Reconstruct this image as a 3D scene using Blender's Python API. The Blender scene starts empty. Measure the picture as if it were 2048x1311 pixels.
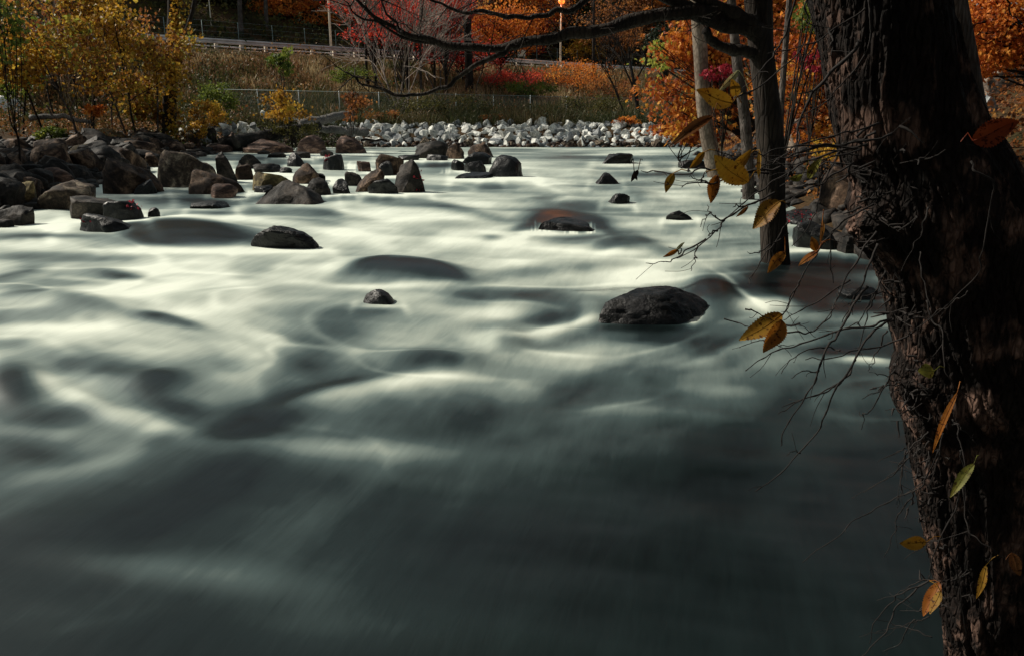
import bpy, bmesh, math, random
import numpy as np
from mathutils import Vector, Matrix

R = np.random.default_rng(11)
random.seed(5)
sc = bpy.context.scene
COL = sc.collection

# ------------------------------------------------------------------ camera, world, sun, exposure
CAM_H = 2.0
F_PX, CX, CY = 1593.0, 1024.0, 655.5
PITCH = math.atan((CY - 219.0) / F_PX)
cam_d = bpy.data.cameras.new('camera')
cam = bpy.data.objects.new('camera', cam_d)
COL.objects.link(cam)
cam.location = (0, 0, CAM_H)
cam.rotation_euler = (math.pi / 2 - PITCH, 0, 0)
cam_d.sensor_width = 36.0
cam_d.lens = 36.0 * F_PX / 2048.0
cam_d.clip_start = 0.05
cam_d.clip_end = 600
sc.camera = cam

SUN_EL = math.radians(40)
SUN_AZ = math.radians(-72)          # compass angle of the sun measured from +Y towards +X
w = bpy.data.worlds.new('World')
sc.world = w
w.use_nodes = True
nt = w.node_tree
nt.nodes.clear()
sky = nt.nodes.new('ShaderNodeTexSky')
sky.sky_type = 'NISHITA'
sky.sun_disc = False
sky.sun_elevation = SUN_EL
sky.sun_rotation = SUN_AZ
bgn = nt.nodes.new('ShaderNodeBackground')
bgn.inputs['Strength'].default_value = 0.06
wo = nt.nodes.new('ShaderNodeOutputWorld')
veil = nt.nodes.new('ShaderNodeHueSaturation')       # thin high cloud: a paler, less blue sky
veil.inputs['Saturation'].default_value = 0.35
tint = nt.nodes.new('ShaderNodeMixRGB'); tint.blend_type = 'MULTIPLY'; tint.inputs[0].default_value = 1.0
tint.inputs[2].default_value = (0.88, 1.0, 0.95, 1)
nt.links.new(sky.outputs[0], veil.inputs['Color'])
nt.links.new(veil.outputs[0], tint.inputs[1])
nt.links.new(tint.outputs[0], bgn.inputs[0])
nt.links.new(bgn.outputs[0], wo.inputs[0])

sun_d = bpy.data.lights.new('sun', 'SUN')
sun_d.energy = 4.2
sun_d.angle = math.radians(2.0)
sun_d.color = (1.0, 0.92, 0.79)
sun = bpy.data.objects.new('sun', sun_d)
COL.objects.link(sun)
sdir = Vector((math.sin(SUN_AZ) * math.cos(SUN_EL), math.cos(SUN_AZ) * math.cos(SUN_EL), math.sin(SUN_EL)))
sun.rotation_euler = sdir.to_track_quat('Z', 'Y').to_euler()
sun.location = sdir * 60

sc.view_settings.view_transform = 'Standard'
sc.view_settings.look = 'None'
sc.view_settings.exposure = 0.35
sc.view_settings.gamma = 1.0
sc.view_settings.use_curve_mapping = False
sc.render.engine = 'CYCLES'
sc.cycles.max_bounces = 5
sc.cycles.diffuse_bounces = 2
sc.cycles.glossy_bounces = 2
sc.cycles.transmission_bounces = 3
sc.cycles.transparent_max_bounces = 4

# ------------------------------------------------------------------ geometry helpers
cp, sp = math.cos(PITCH), math.sin(PITCH)

def ray(px, py):
    a = (px - CX) / F_PX
    u = (CY - py) / F_PX
    return a, cp + u * sp, -sp + u * cp

def P(px, py, Y):
    """point seen at photo pixel (px, py) at distance Y in front of the camera"""
    a, dy, dz = ray(px, py)
    t = Y / dy
    return Vector((a * t, Y, CAM_H + dz * t))

def PZ(px, py, z=0.0):
    a, dy, dz = ray(px, py)
    t = (z - CAM_H) / dz
    return Vector((a * t, dy * t, z))

def _hash(ix, iy, iz, seed):
    h = (ix * 374761393 + iy * 668265263 + iz * 2147483647 + seed * 1274126177) & 0xFFFFFFFF
    h = ((h ^ (h >> 13)) * 1274126177) & 0xFFFFFFFF
    h = ((h ^ (h >> 16)) * 2246822519) & 0xFFFFFFFF
    return ((h ^ (h >> 15)) & 0xFFFFFF) / float(0xFFFFFF)

def vnoise(x, y, z=None, seed=0):
    x = np.asarray(x, float); y = np.asarray(y, float)
    z = np.zeros_like(x) if z is None else np.asarray(z, float)
    xi = np.floor(x).astype(np.int64); yi = np.floor(y).astype(np.int64); zi = np.floor(z).astype(np.int64)
    fx, fy, fz = x - xi, y - yi, z - zi
    fx = fx * fx * (3 - 2 * fx); fy = fy * fy * (3 - 2 * fy); fz = fz * fz * (3 - 2 * fz)
    r = 0
    for a in (0, 1):
        for b in (0, 1):
            for c in (0, 1):
                wt = (fx if a else 1 - fx) * (fy if b else 1 - fy) * (fz if c else 1 - fz)
                r = r + wt * _hash(xi + a, yi + b, zi + c, seed)
    return r * 2 - 1

def fbm(x, y, z=None, seed=0, octs=4, gain=0.5):
    s, a, f, n = 0, 1.0, 1.0, 0
    for i in range(octs):
        s = s + a * vnoise(x * f, y * f, None if z is None else z * f, seed + i * 17)
        n += a; a *= gain; f *= 2.03
    return s / n

def mesh_np(name, V, faces, mat=None, smooth=True, attrs=None):
    """faces: list of int arrays (m,k)"""
    me = bpy.data.meshes.new(name)
    V = np.asarray(V, np.float32)
    me.vertices.add(len(V))
    me.vertices.foreach_set('co', V.ravel())
    tot = sum(f.size for f in faces); nf = sum(len(f) for f in faces)
    me.loops.add(tot)
    me.polygons.add(nf)
    li = np.concatenate([f.ravel() for f in faces]).astype(np.int32)
    ls = []; lt = []; o = 0
    for f in faces:
        k = f.shape[1]
        ls.append(o + np.arange(len(f)) * k); lt.append(np.full(len(f), k)); o += f.size
    me.loops.foreach_set('vertex_index', li)
    me.polygons.foreach_set('loop_start', np.concatenate(ls).astype(np.int32))
    me.polygons.foreach_set('loop_total', np.concatenate(lt).astype(np.int32))
    me.polygons.foreach_set('use_smooth', np.full(nf, smooth, bool))
    if attrs:
        for k, v in attrs.items():
            at = me.attributes.new(k, 'FLOAT', 'POINT')
            at.data.foreach_set('value', np.asarray(v, np.float32))
    me.update(calc_edges=True)
    me.validate()
    if mat is not None:
        me.materials.append(mat)
    return me

def link(name, me, parent=None, loc=None, label=None, cat=None, group=None, kind=None):
    o = bpy.data.objects.new(name, me)
    COL.objects.link(o)
    if loc is not None: o.location = loc
    if parent is not None: o.parent = parent
    tag(o, label, cat, group, kind)
    return o

def tag(o, label=None, cat=None, group=None, kind=None):
    if label: o['label'] = label
    if cat: o['category'] = cat
    if group: o['group'] = group
    if kind: o['kind'] = kind
    return o

class MB:
    """collects pieces of one mesh"""
    def __init__(s): s.V = []; s.F = {}; s.n = 0; s.A = []
    def add(s, V, F, tone=0.5):
        V = np.asarray(V, float)
        for f in (F if isinstance(F, list) else [F]):
            f = np.asarray(f, int)
            s.F.setdefault(f.shape[1], []).append(f + s.n)
        s.V.append(V); s.n += len(V)
        s.A.append(np.full(len(V), tone) if np.isscalar(tone) else np.asarray(tone))
    def box(s, c, d, rz=0.0):
        c = np.array(c, float); d = np.array(d, float) / 2
        v = np.array([[x, y, z] for x in (-1, 1) for y in (-1, 1) for z in (-1, 1)], float) * d
        if rz:
            ca, sa = math.cos(rz), math.sin(rz)
            v = np.stack([v[:, 0] * ca - v[:, 1] * sa, v[:, 0] * sa + v[:, 1] * ca, v[:, 2]], 1)
        s.add(v + c, np.array([[0, 1, 3, 2], [4, 6, 7, 5], [0, 4, 5, 1], [2, 3, 7, 6], [0, 2, 6, 4], [1, 5, 7, 3]]))
    def mesh(s, name, mat, smooth=True):
        return mesh_np(name, np.concatenate(s.V), [np.concatenate(v) for v in s.F.values()], mat, smooth,
                       {'tone': np.concatenate(s.A)})

def resample(pts, n, wig=0.0, seed=0):
    pts = np.asarray([tuple(p) for p in pts], float)
    if len(pts) == 2:
        t = np.linspace(0, 1, n)[:, None]
        out = pts[0] * (1 - t) + pts[1] * t
    else:
        q = np.vstack([2 * pts[0] - pts[1], pts, 2 * pts[-1] - pts[-2]])
        L = len(pts) - 1
        u = np.linspace(0, L - 1e-6, n)
        i = np.floor(u).astype(int); f = (u - i)[:, None]
        a, b, c, d = q[i], q[i + 1], q[i + 2], q[i + 3]
        out = 0.5 * (2 * b + (c - a) * f + (2 * a - 5 * b + 4 * c - d) * f ** 2 + (3 * b - a - 3 * c + d) * f ** 3)
    if wig:
        s = np.linspace(0, n / 3.0, n)
        env = np.minimum(1, np.arange(n) / 3.0)
        out = out + wig * env[:, None] * np.stack([vnoise(s, s * 0 + 3.1 * k + seed, seed=k) for k in range(out.shape[1])], 1)
    return out

def tube(pts, rad, sides=6, cap=True):
    pts = np.asarray(pts, float); n = len(pts)
    rad = np.broadcast_to(np.asarray(rad, float), (n,))
    T = np.gradient(pts, axis=0)
    T /= np.linalg.norm(T, axis=1)[:, None] + 1e-12
    up = np.array([0, 0, 1.0]) if abs(T[0, 2]) < 0.8 else np.array([0, 1.0, 0])
    N = np.zeros_like(T)
    v = up - T[0] * up.dot(T[0]); v /= np.linalg.norm(v)
    for i in range(n):
        v = v - T[i] * v.dot(T[i]); v /= np.linalg.norm(v) + 1e-12
        N[i] = v
    B = np.cross(T, N)
    a = np.linspace(0, 2 * math.pi, sides, endpoint=False)
    V = pts[:, None, :] + rad[:, None, None] * (np.cos(a)[None, :, None] * N[:, None, :] + np.sin(a)[None, :, None] * B[:, None, :])
    V = V.reshape(-1, 3)
    i = np.arange(n - 1)[:, None] * sides; j = np.arange(sides)[None, :]; jn = (j + 1) % sides
    F = np.stack([i + j, i + jn, i + sides + jn, i + sides + j], -1).reshape(-1, 4)
    if cap:
        V = np.vstack([V, pts[-1] + T[-1] * rad[-1] * 0.6, pts[0]])
        k = len(V) - 2
        jj = np.arange(sides); jn = (jj + 1) % sides
        F2 = np.stack([(n - 1) * sides + jj, (n - 1) * sides + jn, np.full(sides, k)], -1)
        F3 = np.stack([jn, jj, np.full(sides, k + 1)], -1)
        return V, [F, np.vstack([F2, F3])]
    return V, [F]

# ------------------------------------------------------------------ materials
def new_mat(name):
    m = bpy.data.materials.new(name); m.use_nodes = True
    n = m.node_tree; n.nodes.clear()
    return m, n

def nd(n, typ, **kw):
    x = n.nodes.new(typ)
    for k, v in kw.items():
        if k in x.inputs.keys(): x.inputs[k].default_value = v
        else: setattr(x, k, v)
    return x

def ramp(n, stops, interp='LINEAR'):
    r = n.nodes.new('ShaderNodeValToRGB')
    r.color_ramp.interpolation = interp
    e = r.color_ramp.elements
    while len(e) < len(stops): e.new(0.5)
    for i, (p, c) in enumerate(stops):
        e[i].position = p; e[i].color = (c[0], c[1], c[2], 1)
    return r

def rock_mat(name, cols, rough=0.75, scale=3.0, bump=0.6, spec=0.35, stretch=(1, 1, 1), fine=1.0, coat=0.0):
    m, n = new_mat(name); L = n.links.new
    tc = nd(n, 'ShaderNodeTexCoord'); oi = nd(n, 'ShaderNodeObjectInfo')
    mp = nd(n, 'ShaderNodeMapping'); mp.inputs['Scale'].default_value = stretch
    ad = nd(n, 'ShaderNodeVectorMath', operation='ADD')
    sc3 = nd(n, 'ShaderNodeVectorMath', operation='SCALE'); sc3.inputs['Scale'].default_value = 9.0
    L(oi.outputs['Random'], sc3.inputs[0])
    L(tc.outputs['Object'], ad.inputs[0]); L(sc3.outputs[0], ad.inputs[1]); L(ad.outputs[0], mp.inputs[0])
    a = nd(n, 'ShaderNodeTexNoise', Scale=scale, Detail=8.0, Roughness=0.62, Distortion=0.6)
    b = nd(n, 'ShaderNodeTexNoise', Scale=scale * 7, Detail=6.0, Roughness=0.7)
    L(mp.outputs[0], a.inputs['Vector']); L(mp.outputs[0], b.inputs['Vector'])
    k = len(cols)
    rp = ramp(n, [(0.36 + 0.27 * i / (k - 1), c) for i, c in enumerate(cols)])
    L(a.outputs['Fac'], rp.inputs[0])
    mix = nd(n, 'ShaderNodeMixRGB', blend_type='MULTIPLY', Fac=0.75)
    rb = ramp(n, [(0.32, (0.18, 0.18, 0.18)), (0.5, (0.85, 0.85, 0.85)), (0.66, (1.9, 1.8, 1.7))])
    L(b.outputs['Fac'], rb.inputs[0]); L(rp.outputs[0], mix.inputs[1]); L(rb.outputs[0], mix.inputs[2])
    hsv = nd(n, 'ShaderNodeHueSaturation')
    mr = nd(n, 'ShaderNodeMapRange'); mr.inputs['To Min'].default_value = 0.75; mr.inputs['To Max'].default_value = 1.25
    L(oi.outputs['Random'], mr.inputs[0]); L(mr.outputs[0], hsv.inputs['Value']); L(mix.outputs[0], hsv.inputs['Color'])
    p = nd(n, 'ShaderNodeBsdfPrincipled'); p.inputs['Roughness'].default_value = rough
    p.inputs['Specular IOR Level'].default_value = spec
    p.inputs['Coat Weight'].default_value = coat; p.inputs['Coat Roughness'].default_value = 0.2
    L(hsv.outputs[0], p.inputs['Base Color'])
    bm = nd(n, 'ShaderNodeBump', Strength=bump, Distance=0.05 * fine)
    bm2 = nd(n, 'ShaderNodeBump', Strength=bump * 0.8, Distance=0.012 * fine)
    L(a.outputs['Fac'], bm.inputs['Height']); L(b.outputs['Fac'], bm2.inputs['Height']); L(bm.outputs[0], bm2.inputs['Normal'])
    L(bm2.outputs[0], p.inputs['Normal'])
    o = nd(n, 'ShaderNodeOutputMaterial'); L(p.outputs[0], o.inputs[0])
    return m

def bark_mat(name, cols, scale=6.0, stretch=0.18, bump=0.9, dist=0.02, rough=0.85):
    m, n = new_mat(name); L = n.links.new
    tc = nd(n, 'ShaderNodeTexCoord'); mp = nd(n, 'ShaderNodeMapping')
    mp.inputs['Scale'].default_value = (1, 1, stretch)
    L(tc.outputs['Object'], mp.inputs[0])
    a = nd(n, 'ShaderNodeTexNoise', Scale=scale, Detail=8.0, Roughness=0.65, Distortion=0.4)
    b = nd(n, 'ShaderNodeTexVoronoi', Scale=scale * 2.6); b.feature = 'DISTANCE_TO_EDGE'
    c = nd(n, 'ShaderNodeTexNoise', Scale=scale * 0.35, Detail=4.0)
    L(mp.outputs[0], a.inputs['Vector']); L(mp.outputs[0], b.inputs['Vector']); L(tc.outputs['Object'], c.inputs['Vector'])
    mixf = nd(n, 'ShaderNodeMath', operation='MULTIPLY_ADD'); mixf.inputs[1].default_value = 0.6
    L(c.outputs['Fac'], mixf.inputs[0])
    hf = nd(n, 'ShaderNodeMath', operation='MULTIPLY'); hf.inputs[1].default_value = 0.45
    L(a.outputs['Fac'], hf.inputs[0]); L(hf.outputs[0], mixf.inputs[2])
    k = len(cols)
    rp = ramp(n, [(0.36 + 0.34 * i / (k - 1), c_) for i, c_ in enumerate(cols)])
    L(mixf.outputs[0], rp.inputs[0])
    cr = ramp(n, [(0.0, (0.45, 0.43, 0.42)), (0.2, (1, 1, 1))])
    L(b.outputs['Distance'], cr.inputs[0])
    mu = nd(n, 'ShaderNodeMixRGB', blend_type='MULTIPLY', Fac=0.8)
    L(rp.outputs[0], mu.inputs[1]); L(cr.outputs[0], mu.inputs[2])
    p = nd(n, 'ShaderNodeBsdfPrincipled'); p.inputs['Roughness'].default_value = rough
    p.inputs['Specular IOR Level'].default_value = 0.2
    L(mu.outputs[0], p.inputs['Base Color'])
    bm = nd(n, 'ShaderNodeBump', Strength=bump, Distance=dist)
    bm2 = nd(n, 'ShaderNodeBump', Strength=bump, Distance=dist * 0.6)
    L(cr.outputs[0], bm.inputs['Height']); L(a.outputs['Fac'], bm2.inputs['Height']); L(bm.outputs[0], bm2.inputs['Normal'])
    L(bm2.outputs[0], p.inputs['Normal'])
    o = nd(n, 'ShaderNodeOutputMaterial'); L(p.outputs[0], o.inputs[0])
    return m

def leaf_mat(name, cols, trans=0.35, patch=0.0, pscale=0.6, spots=False, gloss=0.25):
    m, n = new_mat(name); L = n.links.new
    at = nd(n, 'ShaderNodeAttribute'); at.attribute_name = 'tone'
    k = len(cols)
    rp = ramp(n, [(i / (k - 1), c) for i, c in enumerate(cols)])
    src = at.outputs['Fac']
    tc = nd(n, 'ShaderNodeTexCoord')
    if patch:
        no = nd(n, 'ShaderNodeTexNoise', Scale=pscale, Detail=3.0)
        L(tc.outputs['Object'], no.inputs['Vector'])
        m1 = nd(n, 'ShaderNodeMath', operation='MULTIPLY_ADD'); m1.inputs[1].default_value = patch * 2.4; m1.inputs[2].default_value = -patch * 1.2
        L(no.outputs['Fac'], m1.inputs[0])
        m2 = nd(n, 'ShaderNodeMath', operation='ADD'); L(m1.outputs[0], m2.inputs[0]); L(src, m2.inputs[1]); src = m2.outputs[0]
    L(src, rp.inputs[0])
    colr = rp.outputs[0]
    if spots:
        s1 = nd(n, 'ShaderNodeTexNoise', Scale=95.0, Detail=3.0, Roughness=0.7)
        L(tc.outputs['Object'], s1.inputs['Vector'])
        r1 = ramp(n, [(0.0, (1, 1, 1)), (0.57, (1, 1, 1)), (0.62, (0.16, 0.07, 0.03))])
        L(s1.outputs['Fac'], r1.inputs[0])
        s2 = nd(n, 'ShaderNodeTexNoise', Scale=24.0, Detail=2.0)
        L(tc.outputs['Object'], s2.inputs['Vector'])
        r2 = ramp(n, [(0.3, (1.0, 1.0, 1.0)), (0.7, (0.75, 0.48, 0.3))])
        L(s2.outputs['Fac'], r2.inputs[0])
        x1 = nd(n, 'ShaderNodeMixRGB', blend_type='MULTIPLY', Fac=0.9); L(colr, x1.inputs[1]); L(r1.outputs[0], x1.inputs[2])
        x2 = nd(n, 'ShaderNodeMixRGB', blend_type='MULTIPLY', Fac=0.8); L(x1.outputs[0], x2.inputs[1]); L(r2.outputs[0], x2.inputs[2])
        colr = x2.outputs[0]
    d = nd(n, 'ShaderNodeBsdfPrincipled'); d.inputs['Roughness'].default_value = 0.55
    d.inputs['Specular IOR Level'].default_value = gloss
    t = nd(n, 'ShaderNodeBsdfTranslucent')
    L(colr, d.inputs['Base Color']); L(colr, t.inputs['Color'])
    mx = nd(n, 'ShaderNodeMixShader'); mx.inputs[0].default_value = trans
    L(d.outputs[0], mx.inputs[1]); L(t.outputs[0], mx.inputs[2])
    o = nd(n, 'ShaderNodeOutputMaterial'); L(mx.outputs[0], o.inputs[0])
    return m

def plain_mat(name, col, rough=0.6, metal=0.0, noise=0.25, nscale=8.0, emit=None, es=0.0):
    m, n = new_mat(name); L = n.links.new
    p = nd(n, 'ShaderNodeBsdfPrincipled'); p.inputs['Roughness'].default_value = rough; p.inputs['Metallic'].default_value = metal
    tc = nd(n, 'ShaderNodeTexCoord'); no = nd(n, 'ShaderNodeTexNoise', Scale=nscale, Detail=5.0)
    L(tc.outputs['Object'], no.inputs['Vector'])
    rp = ramp(n, [(0.3, [c * (1 - noise) for c in col]), (0.7, [min(1, c * (1 + noise)) for c in col])])
    L(no.outputs['Fac'], rp.inputs[0]); L(rp.outputs[0], p.inputs['Base Color'])
    if emit:
        p.inputs['Emission Color'].default_value = (*emit, 1); p.inputs['Emission Strength'].default_value = es
    o = nd(n, 'ShaderNodeOutputMaterial'); L(p.outputs[0], o.inputs[0])
    return m

M = {}
M['rock_brown'] = rock_mat('rock_brown', [(0.010, 0.006, 0.005), (0.036, 0.022, 0.015), (0.19, 0.125, 0.085)], 0.75, 2.2, bump=.9, spec=.2)
M['rock_tan'] = rock_mat('rock_tan', [(0.018, 0.012, 0.009), (0.09, 0.063, 0.044), (0.42, 0.34, 0.25)], 0.85, 2.6)
M['rock_red'] = rock_mat('rock_red', [(0.022, 0.013, 0.011), (0.08, 0.046, 0.035), (0.24, 0.15, 0.11)], 0.8, 2.0, stretch=(1, 1, 2.5))
M['rock_olive'] = rock_mat('rock_olive', [(0.02, 0.017, 0.01), (0.085, 0.066, 0.032), (0.26, 0.21, 0.10)], 0.9, 2.0)
M['rock_dark'] = rock_mat('rock_dark', [(0.005, 0.005, 0.005), (0.016, 0.014, 0.0125), (0.055, 0.045, 0.038)], 0.65, 2.6, bump=.8, spec=0.2)
M['rock_wet'] = rock_mat('rock_wet', [(0.002, 0.003, 0.0035), (0.006, 0.0068, 0.0075), (0.02, 0.021, 0.023)], 0.42, 3.2, bump=1.0, spec=0.25, coat=0.05)
M['rock_white'] = rock_mat('rock_white', [(0.30, 0.31, 0.30), (0.60, 0.61, 0.57), (0.82, 0.83, 0.78)], 0.85, 1.6, fine=0.5)
M['rock_grey'] = rock_mat('rock_grey', [(0.10, 0.11, 0.12), (0.22, 0.24, 0.25), (0.36, 0.37, 0.37)], 0.85, 1.6, fine=0.5)
M['rock_striped'] = rock_mat('rock_striped', [(0.05, 0.04, 0.035), (0.17, 0.13, 0.10), (0.33, 0.28, 0.23)], 0.85, 1.2, stretch=(1, 1, 5))
M['bark_dark'] = bark_mat('bark_dark', [(0.010, 0.008, 0.007), (0.025, 0.019, 0.015), (0.052, 0.041, 0.033)])
M['bark_elm'] = bark_mat('bark_elm', [(0.005, 0.004, 0.0035), (0.016, 0.0105, 0.0085), (0.27, 0.165, 0.125)], scale=24, stretch=0.3, dist=0.014)
M['bark_ridged'] = bark_mat('bark_ridged', [(0.035, 0.028, 0.023), (0.12, 0.095, 0.08), (0.26, 0.21, 0.18)], scale=16, stretch=0.12, dist=0.02)
M['bark_pale'] = bark_mat('bark_pale', [(0.08, 0.06, 0.045), (0.19, 0.15, 0.115), (0.34, 0.285, 0.225)], scale=4, stretch=0.5, bump=0.3, dist=0.008)
M['bark_grey'] = bark_mat('bark_grey', [(0.03, 0.025, 0.022), (0.09, 0.075, 0.066), (0.19, 0.165, 0.15)], scale=9, stretch=0.2)
M['twig'] = plain_mat('twig', (0.012, 0.009, 0.008), 0.9, 0, 0.4, 40)
M['twig_pale'] = plain_mat('twig_pale', (0.22, 0.17, 0.14), 0.85, 0, 0.4, 10)
M['log_dark'] = bark_mat('log_dark', [(0.012, 0.012, 0.013), (0.04, 0.038, 0.036), (0.13, 0.12, 0.11)], scale=5, stretch=1)
M['log_grey'] = bark_mat('log_grey', [(0.07, 0.07, 0.07), (0.20, 0.19, 0.18), (0.34, 0.32, 0.30)], scale=5, stretch=1)
M['steel'] = plain_mat('steel', (0.34, 0.36, 0.35), 0.5, 0.4, 0.2, 3)
M['rail_steel'] = plain_mat('rail_steel', (0.62, 0.58, 0.57), 0.5, 0.3, 0.25, 1.5)
M['fence_wire'] = plain_mat('fence_wire', (0.20, 0.26, 0.25), 0.55, 0.3, 0.2, 2)
M['pole_paint'] = plain_mat('pole_paint', (0.62, 0.55, 0.44), 0.5, 0.1, 0.1, 2)
M['asphalt'] = plain_mat('asphalt', (0.06, 0.055, 0.055), 0.9, 0, 0.3, 1.5)
M['shoulder'] = plain_mat('shoulder', (0.42, 0.30, 0.24), 0.9, 0, 0.25, 1.2)  # warm tint puts the reddish light on the road edge into the colour
M['lamp_glass'] = plain_mat('lamp_glass', (0.6, 0.15, 0.04), 0.4, 0, 0, 1, (1.0, 0.12, 0.015), 3.8)

# ------------------------------------------------------------------ terrain
def lerp_tab(x, tab):
    xs, ys = zip(*tab); return np.interp(x, xs, ys)

XL_T = [(-40, -10.0), (0, -10.5), (10, -10.2), (14, -9.7), (18, -10.6), (25.6, -12.2), (33, -13.6), (40, -14.5), (60, -15)]
XR_T = [(-40, 1.6), (0, 1.3), (2.6, 1.75), (4.5, 3.0), (6.5, 4.1), (8.4, 4.9), (10.8, 5.0), (18, 6.1), (25.6, 7.0), (33, 8.5), (45, 11), (60, 12)]
FAR_Y = 44.8
def road_y(X): return 62 + (X + 24) * 0.783
def road_z(X): return 5.75 - 0.018 * (np.clip(X, -60, 60) - 9)

def ter(X, Y, noise=True):
    X = np.asarray(X, float); Y = np.asarray(Y, float)
    dl = lerp_tab(Y, XL_T) - X; dr = X - lerp_tab(Y, XR_T); df = Y - FAR_Y; dn = 0.4 - Y
    d = np.maximum(np.maximum(dl, dr), np.maximum(df, dn))
    zl = np.clip(dl * 0.22, 0, 0.35) + np.clip(dl - 1.5, 0, 12) * 0.07
    zr = np.clip(dr * 0.42, 0, 3.6) + np.clip(dr - 8, 0, 40) * 0.12
    zf = np.clip(df * 0.38, 0, 1.05) + np.clip(df - 3, 0, 20) * 0.03
    zn = np.clip(dn * 0.3, 0, 1.2)
    z = np.where(d > 0, np.maximum(np.maximum(np.where(dl > 0, zl, 0), np.where(dr > 0, zr, 0)),
                                   np.maximum(np.where(df > 0, zf, 0), np.where(dn > 0, zn, 0))) + 0.02,
                 np.clip(d * 0.35, -0.7, 0))
    ry = road_y(X); y0 = np.minimum(50.0, ry - 11); y1 = ry - 2.2
    q = np.clip((Y - y0) / (y1 - y0), 0, 1)
    q = q * 0.75 + 0.25 * q * q * (3 - 2 * q)
    rz = road_z(X)
    base = np.maximum(z, 0)
    bw = np.clip((Y - y0 + 2) / 2, 0, 1)
    zz = np.where(Y > y0, z * (1 - q) + rz * q, z)
    right = np.clip((X - 14) / 8, 0, 1)
    zz = np.maximum(zz, z)
    past = Y - (ry + 12.5)
    zz = np.where(past > 0, rz + np.clip(past * 0.36, 0, 26), zz)
    inroad = (Y >= y1) & (past <= 0)
    zz = np.where(inroad, rz - 0.03, zz)
    if noise:
        amp = np.where(inroad, 0.0, np.where(d > 0, 0.12, 0.05)) * np.clip(np.abs(d) + 0.2, 0, 1)
        zz = zz + amp * fbm(X * 0.6, Y * 0.6, seed=3) * 1.6
    return zz

def axis(parts):
    out = []
    for a, b, s in parts: out.append(np.arange(a, b, s))
    return np.concatenate(out + [np.array([parts[-1][1]])])

gx = axis([(-300, -60, 12), (-60, -16, 0.8), (-16, 14, 0.3), (14, 60, 0.8), (60, 300, 12)])
gy = axis([(-60, -2, 4), (-2, 24, 0.3), (24, 44, 0.5), (44, 52, 0.3), (52, 100, 0.8), (100, 300, 10)])
GX, GY = np.meshgrid(gx, gy)
GZ = ter(GX, GY)
nY, nX = GX.shape
def grid_faces(nY, nX):
    i = np.arange(nY - 1)[:, None] * nX + np.arange(nX - 1)[None, :]
    return np.stack([i, i + 1, i + nX + 1, i + nX], -1).reshape(-1, 4)

def ground_material():
    m, n = new_mat('leaf_litter_soil'); L = n.links.new
    tc = nd(n, 'ShaderNodeTexCoord')
    a = nd(n, 'ShaderNodeTexNoise', Scale=0.35, Detail=6.0, Roughness=0.6)
    b = nd(n, 'ShaderNodeTexNoise', Scale=9.0, Detail=8.0, Roughness=0.75)
    v = nd(n, 'ShaderNodeTexVoronoi', Scale=14.0)
    for x in (a, b, v): L(tc.outputs['Object'], x.inputs['Vector'])
    r1 = ramp(n, [(0.35, (0.03, 0.033, 0.014)), (0.5, (0.055, 0.038, 0.02)), (0.66, (0.10, 0.062, 0.034))])
    r2 = ramp(n, [(0.3, (0.35, 0.3, 0.3)), (0.7, (1.5, 1.3, 1.1))])
    L(a.outputs['Fac'], r1.inputs[0]); L(b.outputs['Fac'], r2.inputs[0])
    x = nd(n, 'ShaderNodeMixRGB', blend_type='MULTIPLY', Fac=0.9); L(r1.outputs[0], x.inputs[1]); L(r2.outputs[0], x.inputs[2])
    p = nd(n, 'ShaderNodeBsdfPrincipled'); p.inputs['Roughness'].default_value = 0.95; p.inputs['Specular IOR Level'].default_value = 0.1
    L(x.outputs[0], p.inputs['Base Color'])
    bm = nd(n, 'ShaderNodeBump', Strength=0.8, Distance=0.05); L(v.outputs['Distance'], bm.inputs['Height']); L(bm.outputs[0], p.inputs['Normal'])
    o = nd(n, 'ShaderNodeOutputMaterial'); L(p.outputs[0], o.inputs[0])
    return m
M['ground'] = ground_material()
me = mesh_np('ground', np.stack([GX, GY, GZ], -1).reshape(-1, 3), [grid_faces(nY, nX)], M['ground'])
link('ground', me, kind='structure')

# road and its shoulder, along the top of the far slope
def strip(name, off0, off1, dz, mat, n=90, dz0=None):
    X = np.linspace(-75, 85, n)
    V = []
    for o_, d_ in ((off0, dz if dz0 is None else dz0), (off1, dz)):
        V.append(np.stack([X, road_y(X) + o_, road_z(X) + d_], -1))
    V = np.concatenate(V)
    i = np.arange(n - 1)
    F = np.stack([i, i + 1, i + n + 1, i + n], -1)
    me = mesh_np(name, V, [F], mat)
    return link(name, me, kind='structure')
strip('road', 1.2, 11.5, 0.02, M['asphalt'])
strip('road_shoulder', -1.0, 1.2, 0.03, M['shoulder'])
strip('road_bank', -2.7, -1.0, 0.03, M['shoulder'], dz0=-.5)
mk = plain_mat('road_paint', (0.75, 0.72, 0.65), 0.7, 0, 0.1, 2)
strip('road_edge_line', 1.5, 1.65, 0.036, mk)
strip('road_lane_line', 6.2, 6.35, 0.036, mk)

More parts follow.
